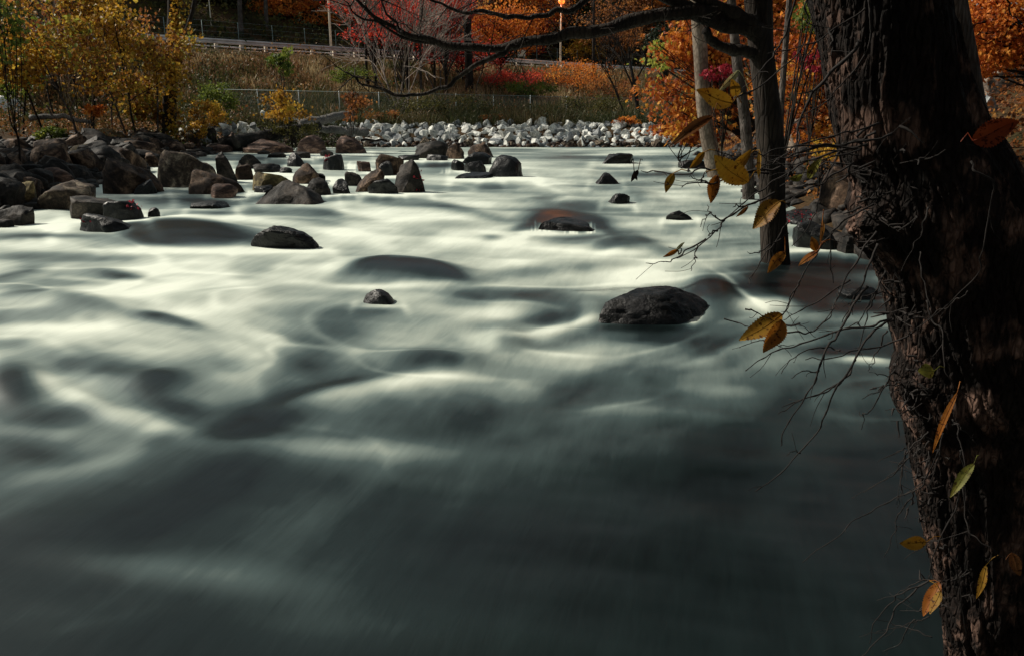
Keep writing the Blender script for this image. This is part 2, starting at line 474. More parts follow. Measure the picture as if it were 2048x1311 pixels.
# ------------------------------------------------------------------ water
def water_material():
    m, n = new_mat('river_water'); L = n.links.new
    at = nd(n, 'ShaderNodeAttribute'); at.attribute_name = 'foam_shade'
    tc = nd(n, 'ShaderNodeTexCoord')
    rot = nd(n, 'ShaderNodeMapping'); rot.inputs['Rotation'].default_value = (0, 0, math.radians(14))
    L(tc.outputs['Object'], rot.inputs[0])
    mp = nd(n, 'ShaderNodeMapping'); mp.inputs['Scale'].default_value = (3.2, 0.55, 1)
    L(rot.outputs[0], mp.inputs[0])
    s1 = nd(n, 'ShaderNodeTexNoise', Scale=2.2, Detail=4.0, Roughness=0.55, Distortion=0.3)
    L(mp.outputs[0], s1.inputs['Vector'])
    s2 = nd(n, 'ShaderNodeTexNoise', Scale=11.0, Detail=3.0, Roughness=0.6)
    L(mp.outputs[0], s2.inputs['Vector'])
    k1 = nd(n, 'ShaderNodeMath', operation='MULTIPLY_ADD'); k1.inputs[1].default_value = 0.15; k1.inputs[2].default_value = -0.075
    L(s1.outputs['Fac'], k1.inputs[0])
    k2 = nd(n, 'ShaderNodeMath', operation='MULTIPLY_ADD'); k2.inputs[1].default_value = 0.06; k2.inputs[2].default_value = -0.03
    L(s2.outputs['Fac'], k2.inputs[0])
    a1 = nd(n, 'ShaderNodeMath', operation='ADD'); L(k1.outputs[0], a1.inputs[0]); L(k2.outputs[0], a1.inputs[1])
    a2 = nd(n, 'ShaderNodeMath', operation='ADD'); L(a1.outputs[0], a2.inputs[0]); L(at.outputs['Fac'], a2.inputs[1])
    rp = ramp(n, [(0.0, (0.003, 0.006, 0.0065)), (0.18, (0.011, 0.020, 0.021)), (0.38, (0.052, 0.080, 0.082)),
                  (0.58, (0.175, 0.225, 0.212)), (0.78, (0.43, 0.485, 0.425)), (1.0, (0.77, 0.83, 0.73))])
    L(a2.outputs[0], rp.inputs[0])
    p = nd(n, 'ShaderNodeBsdfPrincipled')
    p.inputs['IOR'].default_value = 1.33
    L(rp.outputs[0], p.inputs['Base Color'])
    rr = nd(n, 'ShaderNodeMapRange'); rr.inputs['To Min'].default_value = 0.3; rr.inputs['To Max'].default_value = 0.75
    L(at.outputs['Fac'], rr.inputs[0]); L(rr.outputs[0], p.inputs['Roughness'])
    bm = nd(n, 'ShaderNodeBump', Strength=0.12, Distance=0.03); L(s1.outputs['Fac'], bm.inputs['Height']); L(bm.outputs[0], p.inputs['Normal'])
    o = nd(n, 'ShaderNodeOutputMaterial'); L(p.outputs[0], o.inputs[0])
    return m
M['water'] = water_material()

xs = axis([(-1500, -60, 60), (-60, 2110, 3.5), (2110, 3400, 60)])
ys = axis([(291.5, 330, 1.2), (330, 1315, 2.4), (1315, 2600, 40)])
PX, PY = np.meshgrid(xs, ys)
a_, dy_, dz_ = ray(PX, PY)
t_ = -CAM_H / dz_
WX, WY = a_ * t_, dy_ * t_

def gs(cx, cy, rx, ry, rot=0.0, pw=1.0):
    c, s = math.cos(math.radians(rot)), math.sin(math.radians(rot))
    dx, dy = PX - cx, PY - cy
    u = (dx * c + dy * s) / rx; v = (-dx * s + dy * c) / ry
    return np.exp(-((u * u + v * v) ** pw))

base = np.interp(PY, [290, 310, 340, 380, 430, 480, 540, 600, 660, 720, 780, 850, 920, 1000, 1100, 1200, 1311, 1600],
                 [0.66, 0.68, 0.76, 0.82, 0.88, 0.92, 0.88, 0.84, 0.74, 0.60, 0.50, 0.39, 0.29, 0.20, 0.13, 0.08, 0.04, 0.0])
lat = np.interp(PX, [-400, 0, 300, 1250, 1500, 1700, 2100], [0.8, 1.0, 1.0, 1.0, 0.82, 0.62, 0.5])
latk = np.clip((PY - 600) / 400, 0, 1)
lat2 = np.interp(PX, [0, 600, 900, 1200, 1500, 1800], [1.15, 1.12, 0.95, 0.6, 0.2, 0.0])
foam_shade = base * (lat * (1 - latk) + lat2 * latk)  # foam thins to bottom and right; shade of the near water is painted in
# irregular long folds of the flow, in world space
wf = fbm(WX * 0.55 + WY * 0.14, WY * 0.38 - WX * 0.1, seed=21, octs=3)
wf2 = fbm(WX * 0.30, WY * 1.15 + 0.6 * np.sin(WX * 0.5), seed=41, octs=4)
near = np.clip((PY - 350) / 300, 0, 1)
foam_shade = foam_shade + (0.20 - 0.06 * near) * wf2 + 0.10 * wf
# folds and crests across the flow, drawn out by distance
lv = 8.0 * np.log(np.maximum(PY, 240) - 219)
wx_ = PX / 165.0 + .8 * fbm(PX / 300, lv * .5, seed=90, octs=2)
nf = fbm(wx_, lv + .35 * np.sin(PX / 210.0) + .0012 * PX, seed=91, octs=3, gain=.5)
rg1 = np.abs(fbm(wx_ * .8 + 7, lv * 1.15 + .5 * np.sin(PX / 260.0 + 1), seed=93, octs=1))
crest = np.exp(-(rg1 / .14) ** 2)
amp = np.interp(PY, [290, 330, 420, 700, 900, 1100, 1311], [.5, .8, 1.0, 1.0, .7, .35, .25])
foam_shade = foam_shade + amp * (.39 * nf + .13 * (crest - .3)) * np.clip(base * 1.6, .12, 1)
# (cx, cy, rx, ry, rotation, foam change, height in metres)
FE = [
 # far bands
 (1250, 318, 120, 5, 0, -.35, 0), (1060, 325, 130, 6, 0, .2, 0), (1380, 312, 60, 6, 0, -.3, 0), (700, 300, 120, 4, 0, -.15, 0),
 (600, 312, 90, 6, 0, .15, 0), (620, 325, 60, 6, 0, -.1, 0), (760, 345, 60, 5, 0, .2, 0), (900, 333, 50, 9, 0, -.3, .05),
 (1140, 328, 100, 5, 0, -.2, .03), (1320, 330, 70, 5, 0, -.35, .03), (1330, 350, 60, 4, 0, -.3, .02), (500, 320, 40, 10, 0, -.1, 0),
 (370, 400, 90, 9, 0, -.35, 0), (440, 385, 120, 8, 0, -.3, 0), (560, 412, 100, 7, 0, -.35, 0), (430, 425, 90, 9, 0, -.35, .03), (700, 400, 90, 7, 0, -.18, 0),
 (350, 445, 60, 10, -8, .25, .06), (880, 395, 60, 6, 0, -.2, .02), (670, 430, 60, 8, 8, -.3, .05),
 (780, 408, 120, 9, 4, -.35, .05), (930, 425, 100, 9, 12, -.4, .05), (1010, 375, 50, 5, 0, -.15, 0), (1080, 398, 60, 6, -6, -.3, .03),
 (870, 450, 80, 16, 0, -.12, .06), (1170, 372, 50, 4, 0, -.3, 0), (1200, 410, 90, 7, 0, -.2, .02),
 (390, 472, 120, 24, 2, -1.0, .20), (330, 473, 90, 20, 0, -.8, 0.05), (395, 502, 150, 6, 0, .45, 0),
 (100, 470, 130, 6, 0, -.5, 0), (110, 492, 140, 10, 0, .3, 0), (60, 512, 110, 8, -3, -.35, 0), (150, 520, 120, 6, -3, -.25, 0),
 (1280, 395, 45, 13, 12, -.35, .12), (1300, 402, 18, 8, 0, .2, 0), (1160, 350, 28, 10, 0, .0, .1),
 (1125, 439, 72, 22, 4, -1.0, .04), (1060, 452, 40, 14, -20, -.4, .03), (1205, 452, 26, 12, 30, -.4, 0), (1120, 466, 90, 5, 0, .35, 0), (1120, 410, 70, 8, 0, -.15, .02),
 (1235, 489, 52, 20, 4, -.6, .12), (1300, 492, 50, 14, 24, -.3, .05), (1235, 508, 60, 5, 0, .2, 0), (985, 477, 26, 7, 0, -.5, .03),
 (1460, 455, 70, 14, 0, -.35, .04), (1480, 483, 70, 7, 0, -.25, 0), (1400, 500, 80, 7, 0, -.18, 0), (1440, 390, 40, 8, 0, -.2, 0),
 (820, 545, 105, 19, 5, -.95, .22), (720, 540, 60, 12, -14, -.35, .04), (900, 555, 45, 9, 16, -.35, 0), (810, 571, 130, 6, 0, .4, 0),
 (560, 470, 80, 10, 0, -.1, 0), (240, 552, 55, 9, 10, -.45, .04), (110, 600, 130, 17, 6, -.55, .08), (40, 545, 70, 12, -12, -.3, .04), (170, 622, 90, 13, 0, -.4, .04),
 (80, 560, 150, 16, -4, -.22, 0), (150, 640, 150, 14, 4, -.2, 0), (190, 560, 110, 6, 4, .22, 0), (60, 585, 90, 5, -6, .2, 0), (310, 635, 40, 8, 5, -.55, .05), (370, 648, 40, 8, 10, -.4, .03), (420, 600, 120, 15, -6, -.15, .08),
 (120, 655, 120, 10, 0, .2, 0), (480, 570, 60, 20, 25, .15, 0),
 (1100, 540, 120, 14, -6, -.28, .04), (1040, 600, 190, 24, 6, -.48, .08), (1090, 637, 90, 12, -6, -.55, 0), (940, 600, 60, 14, 10, -.25, 0),
 (1290, 640, 130, 24, 0, -.3, 0), (1180, 635, 26, 22, -40, .35, .04), (1130, 655, 90, 8, -12, .4, .03), (1330, 675, 130, 16, 0, -.5, -.02), (1300, 655, 120, 10, 0, -.5, 0),
 (1425, 598, 46, 30, 30, -.6, .17), (1386, 634, 13, 15, 0, .9, .0), (1560, 575, 110, 28, 6, -.95, .10), (1480, 560, 60, 7, 30, .1, 0), (1480, 585, 60, 6, 38, .45, 0), (1545, 615, 60, 14, 0, .45, .06), (1690, 600, 90, 40, 0, -.5, 0),
 (1640, 530, 120, 16, 0, -.6, .0), (1640, 640, 90, 14, 8, .12, 0), (1680, 670, 130, 22, 6, -.35, .05), (1740, 722, 60, 8, 6, .55, .04), (1660, 700, 80, 8, 0, -.3, 0), (1650, 530, 45, 3, 0, .5, 0),
 (1430, 720, 160, 14, -4, .08, 0),
 # middle folds
 (1010, 684, 42, 22, 0, -.38, .08), (880, 728, 95, 20, 4, -.35, .09), (930, 650, 110, 12, 4, -.14, .04), (660, 640, 150, 60, -30, -.22, 0),
 (620, 730, 120, 45, -40, -.28, 0), (650, 780, 170, 14, -12, -.35, 0), (770, 779, 200, 19, -9, .32, .025), (960, 762, 150, 8, 2, .12, 0), (1160, 690, 100, 30, 0, .08, 0),
 (860, 835, 200, 45, 2, -.22, .04), (520, 840, 120, 26, -14, -.42, .0), (620, 810, 110, 18, -18, .14, .03), (1000, 830, 90, 60, 0, -.05, 0),
 (700, 901, 230, 20, 2, .30, .02), (500, 885, 70, 9, 0, .1, 0), (420, 960, 150, 36, -30, -.30, 0), (330, 880, 60, 20, -40, -.1, 0), (800, 960, 160, 40, -20, -.06, 0),
 (1300, 770, 120, 30, -4, -.08, 0), (1350, 828, 160, 11, 4, .14, .03), (1180, 830, 90, 12, -12, .10, 0), (1250, 960, 260, 60, 0, -.09, 0), (1050, 500, 160, 18, 0, .15, 0), (1420, 780, 180, 10, 3, .10, 0),
 # left folds
 (25, 775, 62, 42, 10, -.62, .12), (230, 748, 150, 30, 14, -.42, .05), (320, 770, 62, 24, -12, -.28, .05), (350, 815, 60, 18, 8, -.42, .02), (110, 830, 90, 20, -8, -.26, .03),
 (90, 765, 30, 34, 55, .22, 0), (170, 805, 95, 17, 26, .20, .03), (290, 842, 120, 18, 18, .24, .03), (350, 858, 60, 12, 0, .14, 0), (60, 860, 90, 13, 4, .14, .02),
 (70, 905, 90, 25, 10, -.22, 0), (150, 940, 140, 14, -14, .14, .0), (120, 1000, 170, 20, -12, .02, 0), (150, 1060, 190, 46, -8, -.14, 0), (290, 1140, 200, 30, 8, .17, .01), (480, 1150, 180, 40, 6, .18, .012),
 (180, 1250, 180, 16, -12, .07, 0), (700, 1240, 200, 50, 0, .02, 0), (1000, 1050, 260, 60, 0, -.05, 0), (520, 690, 60, 40, -50, .08, 0), (170, 935, 260, 45, -12, .13, .01), (660, 1010, 190, 30, -32, .09, 0), (920, 950, 260, 60, -18, .07, 0), (110, 1225, 220, 26, -8, .09, 0), (560, 1245, 240, 40, 5, .08, 0), (430, 1000, 180, 30, -25, -.12, 0), (300, 700, 200, 18, -6, .10, 0), (430, 890, 220, 22, -20, -.10, 0), (30, 700, 80, 16, -10, .1, 0),
 (0, 660, 80, 16, 0, .1, 0),
]
hz = 0.03 * fbm(WX * 0.5, WY * 1.0, seed=7, octs=3) + 0.02 * wf2 + .02 * amp * nf * np.clip((1500 - PY) / 900, .1, 1)
hz = hz * np.clip((PY - 290) / 60, 0.1, 1)
for cx, cy, rx, ry, rot, df, dh in FE:
    g = gs(cx, cy, rx, ry, rot)
    foam_shade = foam_shade + df * g
    if dh: hz = hz + .55 * dh * gs(cx, cy - ry * 0.25, rx * 1.05, ry * 1.1, rot, 1.4)
# white strands falling off rocks: (x0, x1, top, bottom, slant)
for x0, x1, y0, y1, nst in [(1060, 1104, 440, 464, 5), (1122, 1160, 438, 464, 5), (1168, 1196, 436, 464, 4), (686, 714, 322, 342, 4),
                            (723, 748, 326, 342, 3), (880, 908, 334, 346, 3)]:
    u = (PX - x0) / (x1 - x0)
    inx = np.clip(np.minimum(u, 1 - u) * 7, 0, 1)
    st = 0.42 + 0.8 * vnoise(u * nst * 2.2 + x0, PY * .02, seed=5) + .25 * np.sin(u * nst * 2 * math.pi)
    iny = np.clip((PY - y0 - 5 * vnoise(PX * .2, PX * 0, seed=9) - 10 * (2 * u - 1) ** 2) / 9, 0, 1) * np.clip((y1 + 3 - PY) / 4, 0, 1)
    foam_shade = foam_shade + .6 * inx * iny * np.clip(st, 0, 1)
foam_shade = np.clip(foam_shade, 0.01, 1.0)
hz = np.where(np.abs(PX - 1024) > 1500, 0, hz)
me = mesh_np('river_water', np.stack([WX, WY, hz], -1).reshape(-1, 3), [grid_faces(*PX.shape)[:, ::-1]], M['water'], True, {'foam_shade': foam_shade.ravel()})
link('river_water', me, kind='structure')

# ------------------------------------------------------------------ rocks
_ico = {}
def ico(sub):
    if sub not in _ico:
        bm = bmesh.new(); bmesh.ops.create_icosphere(bm, subdivisions=sub, radius=1.0)
        V = np.array([v.co[:] for v in bm.verts]); F = np.array([[v.index for v in f.verts] for f in bm.faces])
        bm.free(); _ico[sub] = (V, F)
    return _ico[sub]

def rock_shape(seed, sub=4, cuts=10, low=0.2, mid=0.11, lo=0.42, hi=0.76):
    rg = np.random.default_rng(seed)
    V, F = ico(sub)
    V = V.copy()
    o = rg.uniform(0, 50, 3)
    V = V * (1 + low * fbm(V[:, 0] * 1.1 + o[0], V[:, 1] * 1.1 + o[1], V[:, 2] * 1.1 + o[2], seed=seed % 97, octs=2))[:, None]
    for i in range(cuts):
        n_ = rg.normal(size=3); n_ /= np.linalg.norm(n_)
        off = rg.uniform(lo, hi)
        over = np.maximum(0, V @ n_ - off)
        V = V - over[:, None] * n_ * 0.96
    nn = V / (np.linalg.norm(V, axis=1)[:, None] + 1e-9)
    V = V + nn * (mid * fbm(V[:, 0] * 3.4 + o[1], V[:, 1] * 3.4 + o[2], V[:, 2] * 3.4 + o[0], seed=seed % 89 + 3, octs=4, gain=0.55))[:, None]
    if sub >= 4:
        cr = np.abs(fbm(V[:, 0] * 2.2 + o[2], V[:, 1] * 2.2 + o[0], V[:, 2] * 4.4 + o[1], seed=seed % 71 + 5, octs=3))
        V = V - nn * (0.07 * np.exp(-(cr / 0.05) ** 2))[:, None]
    V /= np.abs(V).max(axis=0)
    return V, F

ROCKS = {}
def boulder(x0, x1, yt, yb, mat, label, zb=0.0, taper=0.0, lean=0.0, tilt=0.0, depth=0.8, seed=None, sub=4, cuts=10, group=None, cat='boulder', name='boulder', key=None, sink=1.0, low=.18):
    """boulder filling photo box x0..x1, yt..yb, its foot resting at height zb"""
    seed = seed if seed is not None else int(x0 * 7 + yt * 13 + x1)
    c0 = PZ((x0 + x1) / 2, yb, zb)
    if zb > 0:                                    # on land: where the line of sight meets the ground
        Ys = np.linspace(4, 60, 1200)
        a_, dy_, dz_ = ray((x0 + x1) / 2, yb)
        g_ = ter(a_ / dy_ * Ys, Ys); zz_ = CAM_H + dz_ / dy_ * Ys
        hit = np.nonzero(zz_ <= g_ + .03)[0]
        if len(hit):
            Yh = Ys[hit[0]]; c0 = Vector((a_ / dy_ * Yh, Yh, float(zz_[hit[0]]))); zb = c0.z
    t = c0.y / ray(0, yb)[1]
    wdt = (x1 - x0) / F_PX * t
    dep = wdt * depth
    Yc = c0.y + dep * 0.42
    top = P((x0 + x1) / 2, yt, Yc).z
    h = max(0.05, top - zb)
    scl = Yc / c0.y
    wdt *= (1 + scl) / 2
    hz_ = (h * (1 + sink)) / 2
    V, F = rock_shape(seed, sub, cuts, low=low)
    V = np.sign(V) * np.abs(V) ** np.array([.8, .85, .72])
    zz = V[:, 2]
    k = 1 - .8 * taper * np.clip((zz + 0.2) / 1.2, -0.2, 1)
    V[:, 0] = V[:, 0] * k + lean * (zz + 0.2) / 1.2
    V[:, 0] /= np.abs(V[:, 0]).max()
    V[:, 1] = V[:, 1] * (k * 0.5 + 0.5)
    V[:, 2] = V[:, 2] + tilt * V[:, 0]
    vis = V[:, 2]
    V[:, 2] = (V[:, 2] - V[:, 2].min()) / (V[:, 2].max() - V[:, 2].min()) * 2 - 1
    V = V * np.array([wdt / 2 * 1.04, dep / 2, hz_])
    me = mesh_np(name, V, [F], M[mat], True)
    X = P((x0 + x1) / 2, yb, Yc).x
    o = link(name, me, None, (X, Yc, top - hz_), label, cat, group)
    if key: ROCKS[key] = (o, V + np.array([X, Yc, top - hz_]))
    return o

BO = [
 (0, 76, 411, 452, 'rock_dark', 'dark brown boulder cut by the left frame edge at the waterline', {}),
 (-4, 28, 438, 455, 'rock_dark', 'small low dark stone in the bottom left corner of the boulder bank', {}),
 (135, 268, 392, 437, 'rock_dark', 'long flat-topped dark brown boulder just behind the black waterline rock', dict(taper=.15)),
 (137, 282, 424, 465, 'rock_wet', 'black wet boulder at the left waterline dotted with red leaves', dict(key='wet1', taper=.3)),
 (200, 285, 400, 440, 'rock_wet', 'wet black rock with a patch of crimson leaves on its right end', dict(key='wet2', taper=.2)),
 (294, 319, 415, 434, 'rock_wet', 'small square dark stone alone in the water by the left boulders', {}),
 (82, 197, 360, 420, 'rock_tan', 'tan slab boulder with a pale lit flat top on the left bank', dict(cuts=7)),
 (20, 81, 362, 413, 'rock_olive', 'yellowish brown blocky boulder near the left edge', {}),
 (77, 150, 335, 382, 'rock_red', 'rounded purple brown boulder behind the tan slab', dict(cuts=5)),
 (120, 177, 340, 366, 'rock_tan', 'tan flat stone wedged between purple and pointed boulders', {}),
 (115, 172, 307, 358, 'rock_brown', 'upright pointed brown boulder with a rusty right edge', dict(taper=.3, lean=-.2)),
 (163, 201, 320, 356, 'rock_wet', 'dark wet leaning rock right of the pointed brown boulder', dict(lean=-.3)),
 (44, 84, 336, 364, 'rock_dark', 'small bluish black rock left of the purple boulder', {}),
 (-6, 42, 340, 372, 'rock_brown', 'brown boulder at the left frame edge in mid bank', {}),
 (92, 121, 318, 337, 'rock_brown', 'small brown stone left of the pointed boulder', {}),
 (212, 323, 313, 388, 'rock_brown', 'large brown boulder with black shaded front and ridged top', dict(taper=.2, key='big17')),
 (270, 313, 359, 389, 'rock_wet', 'black wedge of rock at the water in front of the large brown boulder', dict(taper=.4)),
 (280, 329, 305, 335, 'rock_brown', 'brown hump of stone behind the large brown boulder', {}),
 (318, 436, 299, 376, 'rock_tan', 'large pale tan rock with a bright crumpled top, tallest of the left bank', dict(taper=.35, lean=-.25, cuts=13)),
 (374, 495, 338, 390, 'rock_brown', 'broad brown boulder with an orange knob sloping down right to the water', dict(taper=.4, lean=-.35)),
 (419, 474, 367, 395, 'rock_red', 'smooth rounded reddish boulder at the foot of the broad brown one', dict(cuts=4)),
 (428, 482, 303, 366, 'rock_dark', 'dark leaning slab behind the pale tan rock', dict(lean=-.4, taper=.3)),
 (383, 462, 402, 418, 'rock_wet', 'low wet black rock awash in midstream left', dict(taper=.3)),
 (508, 656, 361, 409, 'rock_dark', 'wide dark brown pyramid shaped boulder standing in the river', dict(taper=.75, lean=.05, cuts=9, low=.1)),
 (506, 588, 342, 382, 'rock_olive', 'olive-topped slab left behind the pyramid boulder', {}),
 (584, 660, 326, 368, 'rock_brown', 'rounded brown boulder leaning above the pyramid boulder', dict(taper=.3, cuts=5)),
 (502, 546, 370, 386, 'rock_wet', 'small dark wet stone at the left foot of the pyramid boulder', {}),
 (612, 669, 356, 391, 'rock_dark', 'dark grey stone with a pale facet right of the pyramid boulder', dict(taper=.3)),
 (617, 657, 346, 364, 'rock_wet', 'thin black slab between rounded brown and dark grey stones', {}),
 (662, 706, 358, 388, 'rock_wet', 'ragged wet black rock with a bare twig caught on it', dict(taper=.4)),
 (468, 520, 308, 338, 'rock_dark', 'dark angular slab at the upstream channel, left of the low long rock', dict(taper=.5, lean=.0)),
 (464, 508, 328, 360, 'rock_brown', 'small brown rock above the broad brown boulder', dict(taper=.3)),
 (505, 565, 327, 345, 'rock_dark', 'low long dark rock in the upstream channel', {}),
 (558, 586, 334, 346, 'rock_wet', 'tiny dark stone at the right end of the low long rock', {}),
 (575, 615, 305, 334, 'rock_wet', 'dark angular rock with a sharp left top in the upstream channel', dict(taper=.5, lean=-.4)),
 (590, 621, 303, 317, 'rock_dark', 'flat dark stone just behind the sharp angular rock', {}),
 (537, 573, 305, 316, 'rock_dark', 'low flat dark stone near the reddish far boulders', {}),
 (515, 541, 301, 309, 'rock_dark', 'tiny dark stone in front of the long reddish slab', {}),
 (640, 667, 300, 313, 'rock_dark', 'small dark dome stone left of the red spotted rock', dict(cuts=4)),
 (647, 689, 308, 340, 'rock_wet', 'glossy black rock with a red leaf patch on its left side', dict(key='wet3', cuts=6)),
 (714, 746, 322, 343, 'rock_red', 'reddish ledge with a white trickle pouring over it', {}),
 (750, 812, 307, 350, 'rock_brown', 'brown craggy rock crowning the midstream pile', dict(taper=.3)),
 (746, 792, 322, 352, 'rock_wet', 'black wet stone on the left shoulder of the midstream pile', {}),
 (688, 726, 343, 372, 'rock_dark', 'grey dark stone at the far left of the midstream pile', {}),
 (709, 778, 338, 384, 'rock_brown', 'brown slanting boulder in the front of the midstream pile', dict(taper=.4, lean=.2)),
 (735, 799, 356, 388, 'rock_wet', 'rounded wet black rock lowest in the midstream pile', {}),
 (777, 851, 318, 385, 'rock_dark', 'tall pointed dark boulder with a red leaf streak down its right side', dict(key='tall', taper=.55, lean=.1, depth=.7)),
 (828, 897, 281, 317, 'rock_dark', 'big dark brown boulder in front of the pale riprap, left of a group of three', dict(taper=.2)),
 (890, 939, 285, 319, 'rock_brown', 'reddish brown boulder, middle of the three below the riprap', dict(taper=.3)),
 (936, 999, 287, 315, 'rock_brown', 'grey brown sloping boulder, right of the three below the riprap', dict(taper=.4, lean=-.2)),
 (849, 896, 309, 322, 'rock_wet', 'low dark stone awash below the big dark brown boulder', {}),
 (795, 840, 309, 321, 'rock_wet', 'low black stone between midstream pile and big brown boulder', {}),
 (902, 938, 319, 342, 'rock_wet', 'black wet stone with a red speck, left of the wet trio', {}),
 (928, 974, 321, 345, 'rock_wet', 'wet black stone with a pinkish top, middle of the wet trio', {}),
 (924, 983, 304, 329, 'rock_wet', 'glossy ribbed black stone, upper one of the wet trio', dict(taper=.2)),
 (972, 1061, 310, 356, 'rock_wet', 'big grey black wedge boulder sloping down to the right in white water', dict(taper=.5, lean=-.1, cuts=9)),
 (912, 992, 345, 359, 'rock_wet', 'long low black rock in front of the big grey black wedge', {}),
 (1184, 1240, 345, 367, 'rock_wet', 'small black triangular rock in the centre of the rapids', dict(taper=.85, low=.08, cuts=6)),
 (1195, 1282, 305, 328, 'rock_wet', 'jagged wet ledge rock near the far right rapids', dict(taper=.4)),
 (1208, 1262, 386, 409, 'rock_wet', 'black rock with water sheeting over its right half', dict(taper=.4, lean=.1)),
 (1331, 1388, 420, 441, 'rock_wet', 'small dark rock half covered by water right of centre', dict(taper=.3, lean=-.3)),
 (1356, 1418, 319, 338, 'rock_wet', 'black rock just left of the pale trunk foot', {}),
 (1382, 1408, 302, 311, 'rock_wet', 'little black stone behind the pale trunk on the far right', {}),
 (494, 641, 451, 497, 'rock_wet', 'long black log-shaped rock alone in the left foreground rapids', dict(taper=.12, tilt=-.22, low=.12, cuts=8, depth=.45, sub=5)),
 (718, 798, 578, 610, 'rock_wet', 'small black rock alone in the middle of the foreground water', dict(taper=.4, lean=-.35)),
 (1150, 1440, 577, 648, 'rock_wet', 'largest black boulder in the foreground with water spilling over its back', dict(sub=5, cuts=4, low=.12, key='fore', depth=.6, taper=.4, lean=.12, seed=31)),
 (1068, 1186, 437, 462, 'rock_wet', 'submerged black rock under the fringe of small waterfalls', dict(taper=.25, sink=1.1)),
 (196, 254, 256, 283, 'rock_olive', 'sunlit yellowish angular boulder under the yellow saplings', dict(zb=.45)),
 (145, 227, 256, 303, 'rock_dark', 'big dark shaded boulder left of the sunlit yellowish one', dict(zb=.3)),
 (126, 217, 287, 325, 'rock_olive', 'dark boulder with a mossy yellow top below the big shaded one', dict(zb=.15)),
 (222, 332, 280, 318, 'rock_brown', 'long rounded grey brown boulder at the back of the left bank', dict(zb=.2, cuts=4)),
 (20, 48, 285, 303, 'rock_tan', 'small tan stone in the shade at far left', dict(zb=.3)),
 (-6, 72, 297, 318, 'rock_brown', 'flat brown slab at the left edge high on the bank', dict(zb=.25)),
 (50, 118, 306, 334, 'rock_dark', 'dark blunt boulder below the flat brown slab', dict(zb=.15)),
 (-8, 54, 309, 338, 'rock_brown', 'dull brown boulder at the left edge below the flat slab', dict(zb=.15)),
 (-30, 46, 189, 238, 'rock_white', 'big pale whitish boulder behind saplings at the left edge', dict(zb=1.0)),
 (433, 479, 263, 292, 'rock_red', 'angular reddish boulder beside the end of the dark fallen log', dict(zb=.35, taper=.3)),
 (486, 602, 278, 307, 'rock_red', 'long low reddish slab under the dark fallen log', dict(taper=.25)),
 (597, 664, 270, 308, 'rock_red', 'egg-shaped reddish boulder between the long slab and another round one', dict(cuts=3)),
 (671, 735, 272, 307, 'rock_red', 'round reddish boulder beside the broken log end', dict(cuts=4)),
 (405, 462, 289, 308, 'rock_red', 'flat reddish stone at the water behind the pale tan rock', dict(zb=.05)),
 (386, 434, 270, 292, 'rock_grey', 'flat grey stone in front of the small white stone heap', dict(zb=.3)),
 (340, 392, 285, 303, 'rock_brown', 'smooth dull brown stone at the back of the pale tan rock', dict(zb=.2)),
 (1570, 1642, 235, 294, 'rock_striped', 'grey brown layered boulder seen between trunks on the right bank', dict(zb=1.2)),
 (1643, 1732, 332, 420, 'rock_brown', 'tall brown boulder left of the big foreground trunk', dict(zb=.35)),
 (1566, 1712, 416, 446, 'rock_wet', 'long wet ledge glistening behind the twigs on the right bank', dict(zb=.1, key='ledge')),
 (1574, 1670, 440, 498, 'rock_wet', 'black boulder below the wet ledge beside the dark trunk', dict()),
 (1668, 1740, 470, 515, 'rock_dark', 'dark stone at the water left of the big foreground trunk', dict(zb=.05)),
 (1680, 1760, 575, 600, 'rock_wet', 'low wet stone with a white spill beside the big trunk', dict()),
 (1948, 2050, 138, 186, 'rock_striped', 'layered brown boulder below the orange leaves at the right edge', dict(zb=2.2)),
 (1956, 1994, 190, 228, 'rock_grey', 'grey stone under the layered boulder at the right edge', dict(zb=1.9)),
 (2008, 2080, 345, 405, 'rock_grey', 'grey boulder cut by the right frame edge', dict(zb=1.2)),
]
for b in BO:
    kw = dict(b[6])
    kw.setdefault('group', 'boulders along the left bank' if b[1] < 470 else None)
    boulder(b[0], b[1], b[2], b[3], b[4], b[5], **kw)

# foam collars and wakes where the current meets the rocks
wob = bpy.data.objects['river_water']
def collar(x0, x1, yb):
    g = np.zeros_like(PX); w_ = x1 - x0; cx = (x0 + x1) / 2
    m = (np.abs(PX - cx) < w_ * 1.6) & (np.abs(PY - yb) < 20 + w_)
    dx = (PX[m] - cx) / (w_ * .56); dy = (PY[m] - yb)
    g[m] = .34 * np.exp(-dx ** 4) * np.exp(-((dy - 2.5) / (2.5 + w_ * .02)) ** 2) \
        - .22 * np.exp(-(dx * .95) ** 2) * np.exp(-((dy - 5 - w_ * .10) / (3 + w_ * .07)) ** 2) \
        + .22 * np.exp(-((np.abs(dx) - 1.12 - .01 * dy) / .22) ** 2) * np.exp(-((dy - w_ * .06) / (5 + w_ * .12)) ** 2)
    return g
cg = np.zeros_like(PX)
for b in BO:
    if 'zb' not in b[6] and b[0] > 130 and b[3] < 640: cg += collar(b[0], b[1], b[3])
foam_shade = np.clip(foam_shade + cg * (.75 + .35 * wf2), .01, 1)
wob.data.attributes['foam_shade'].data.foreach_set('value', foam_shade.ravel().astype(np.float32))

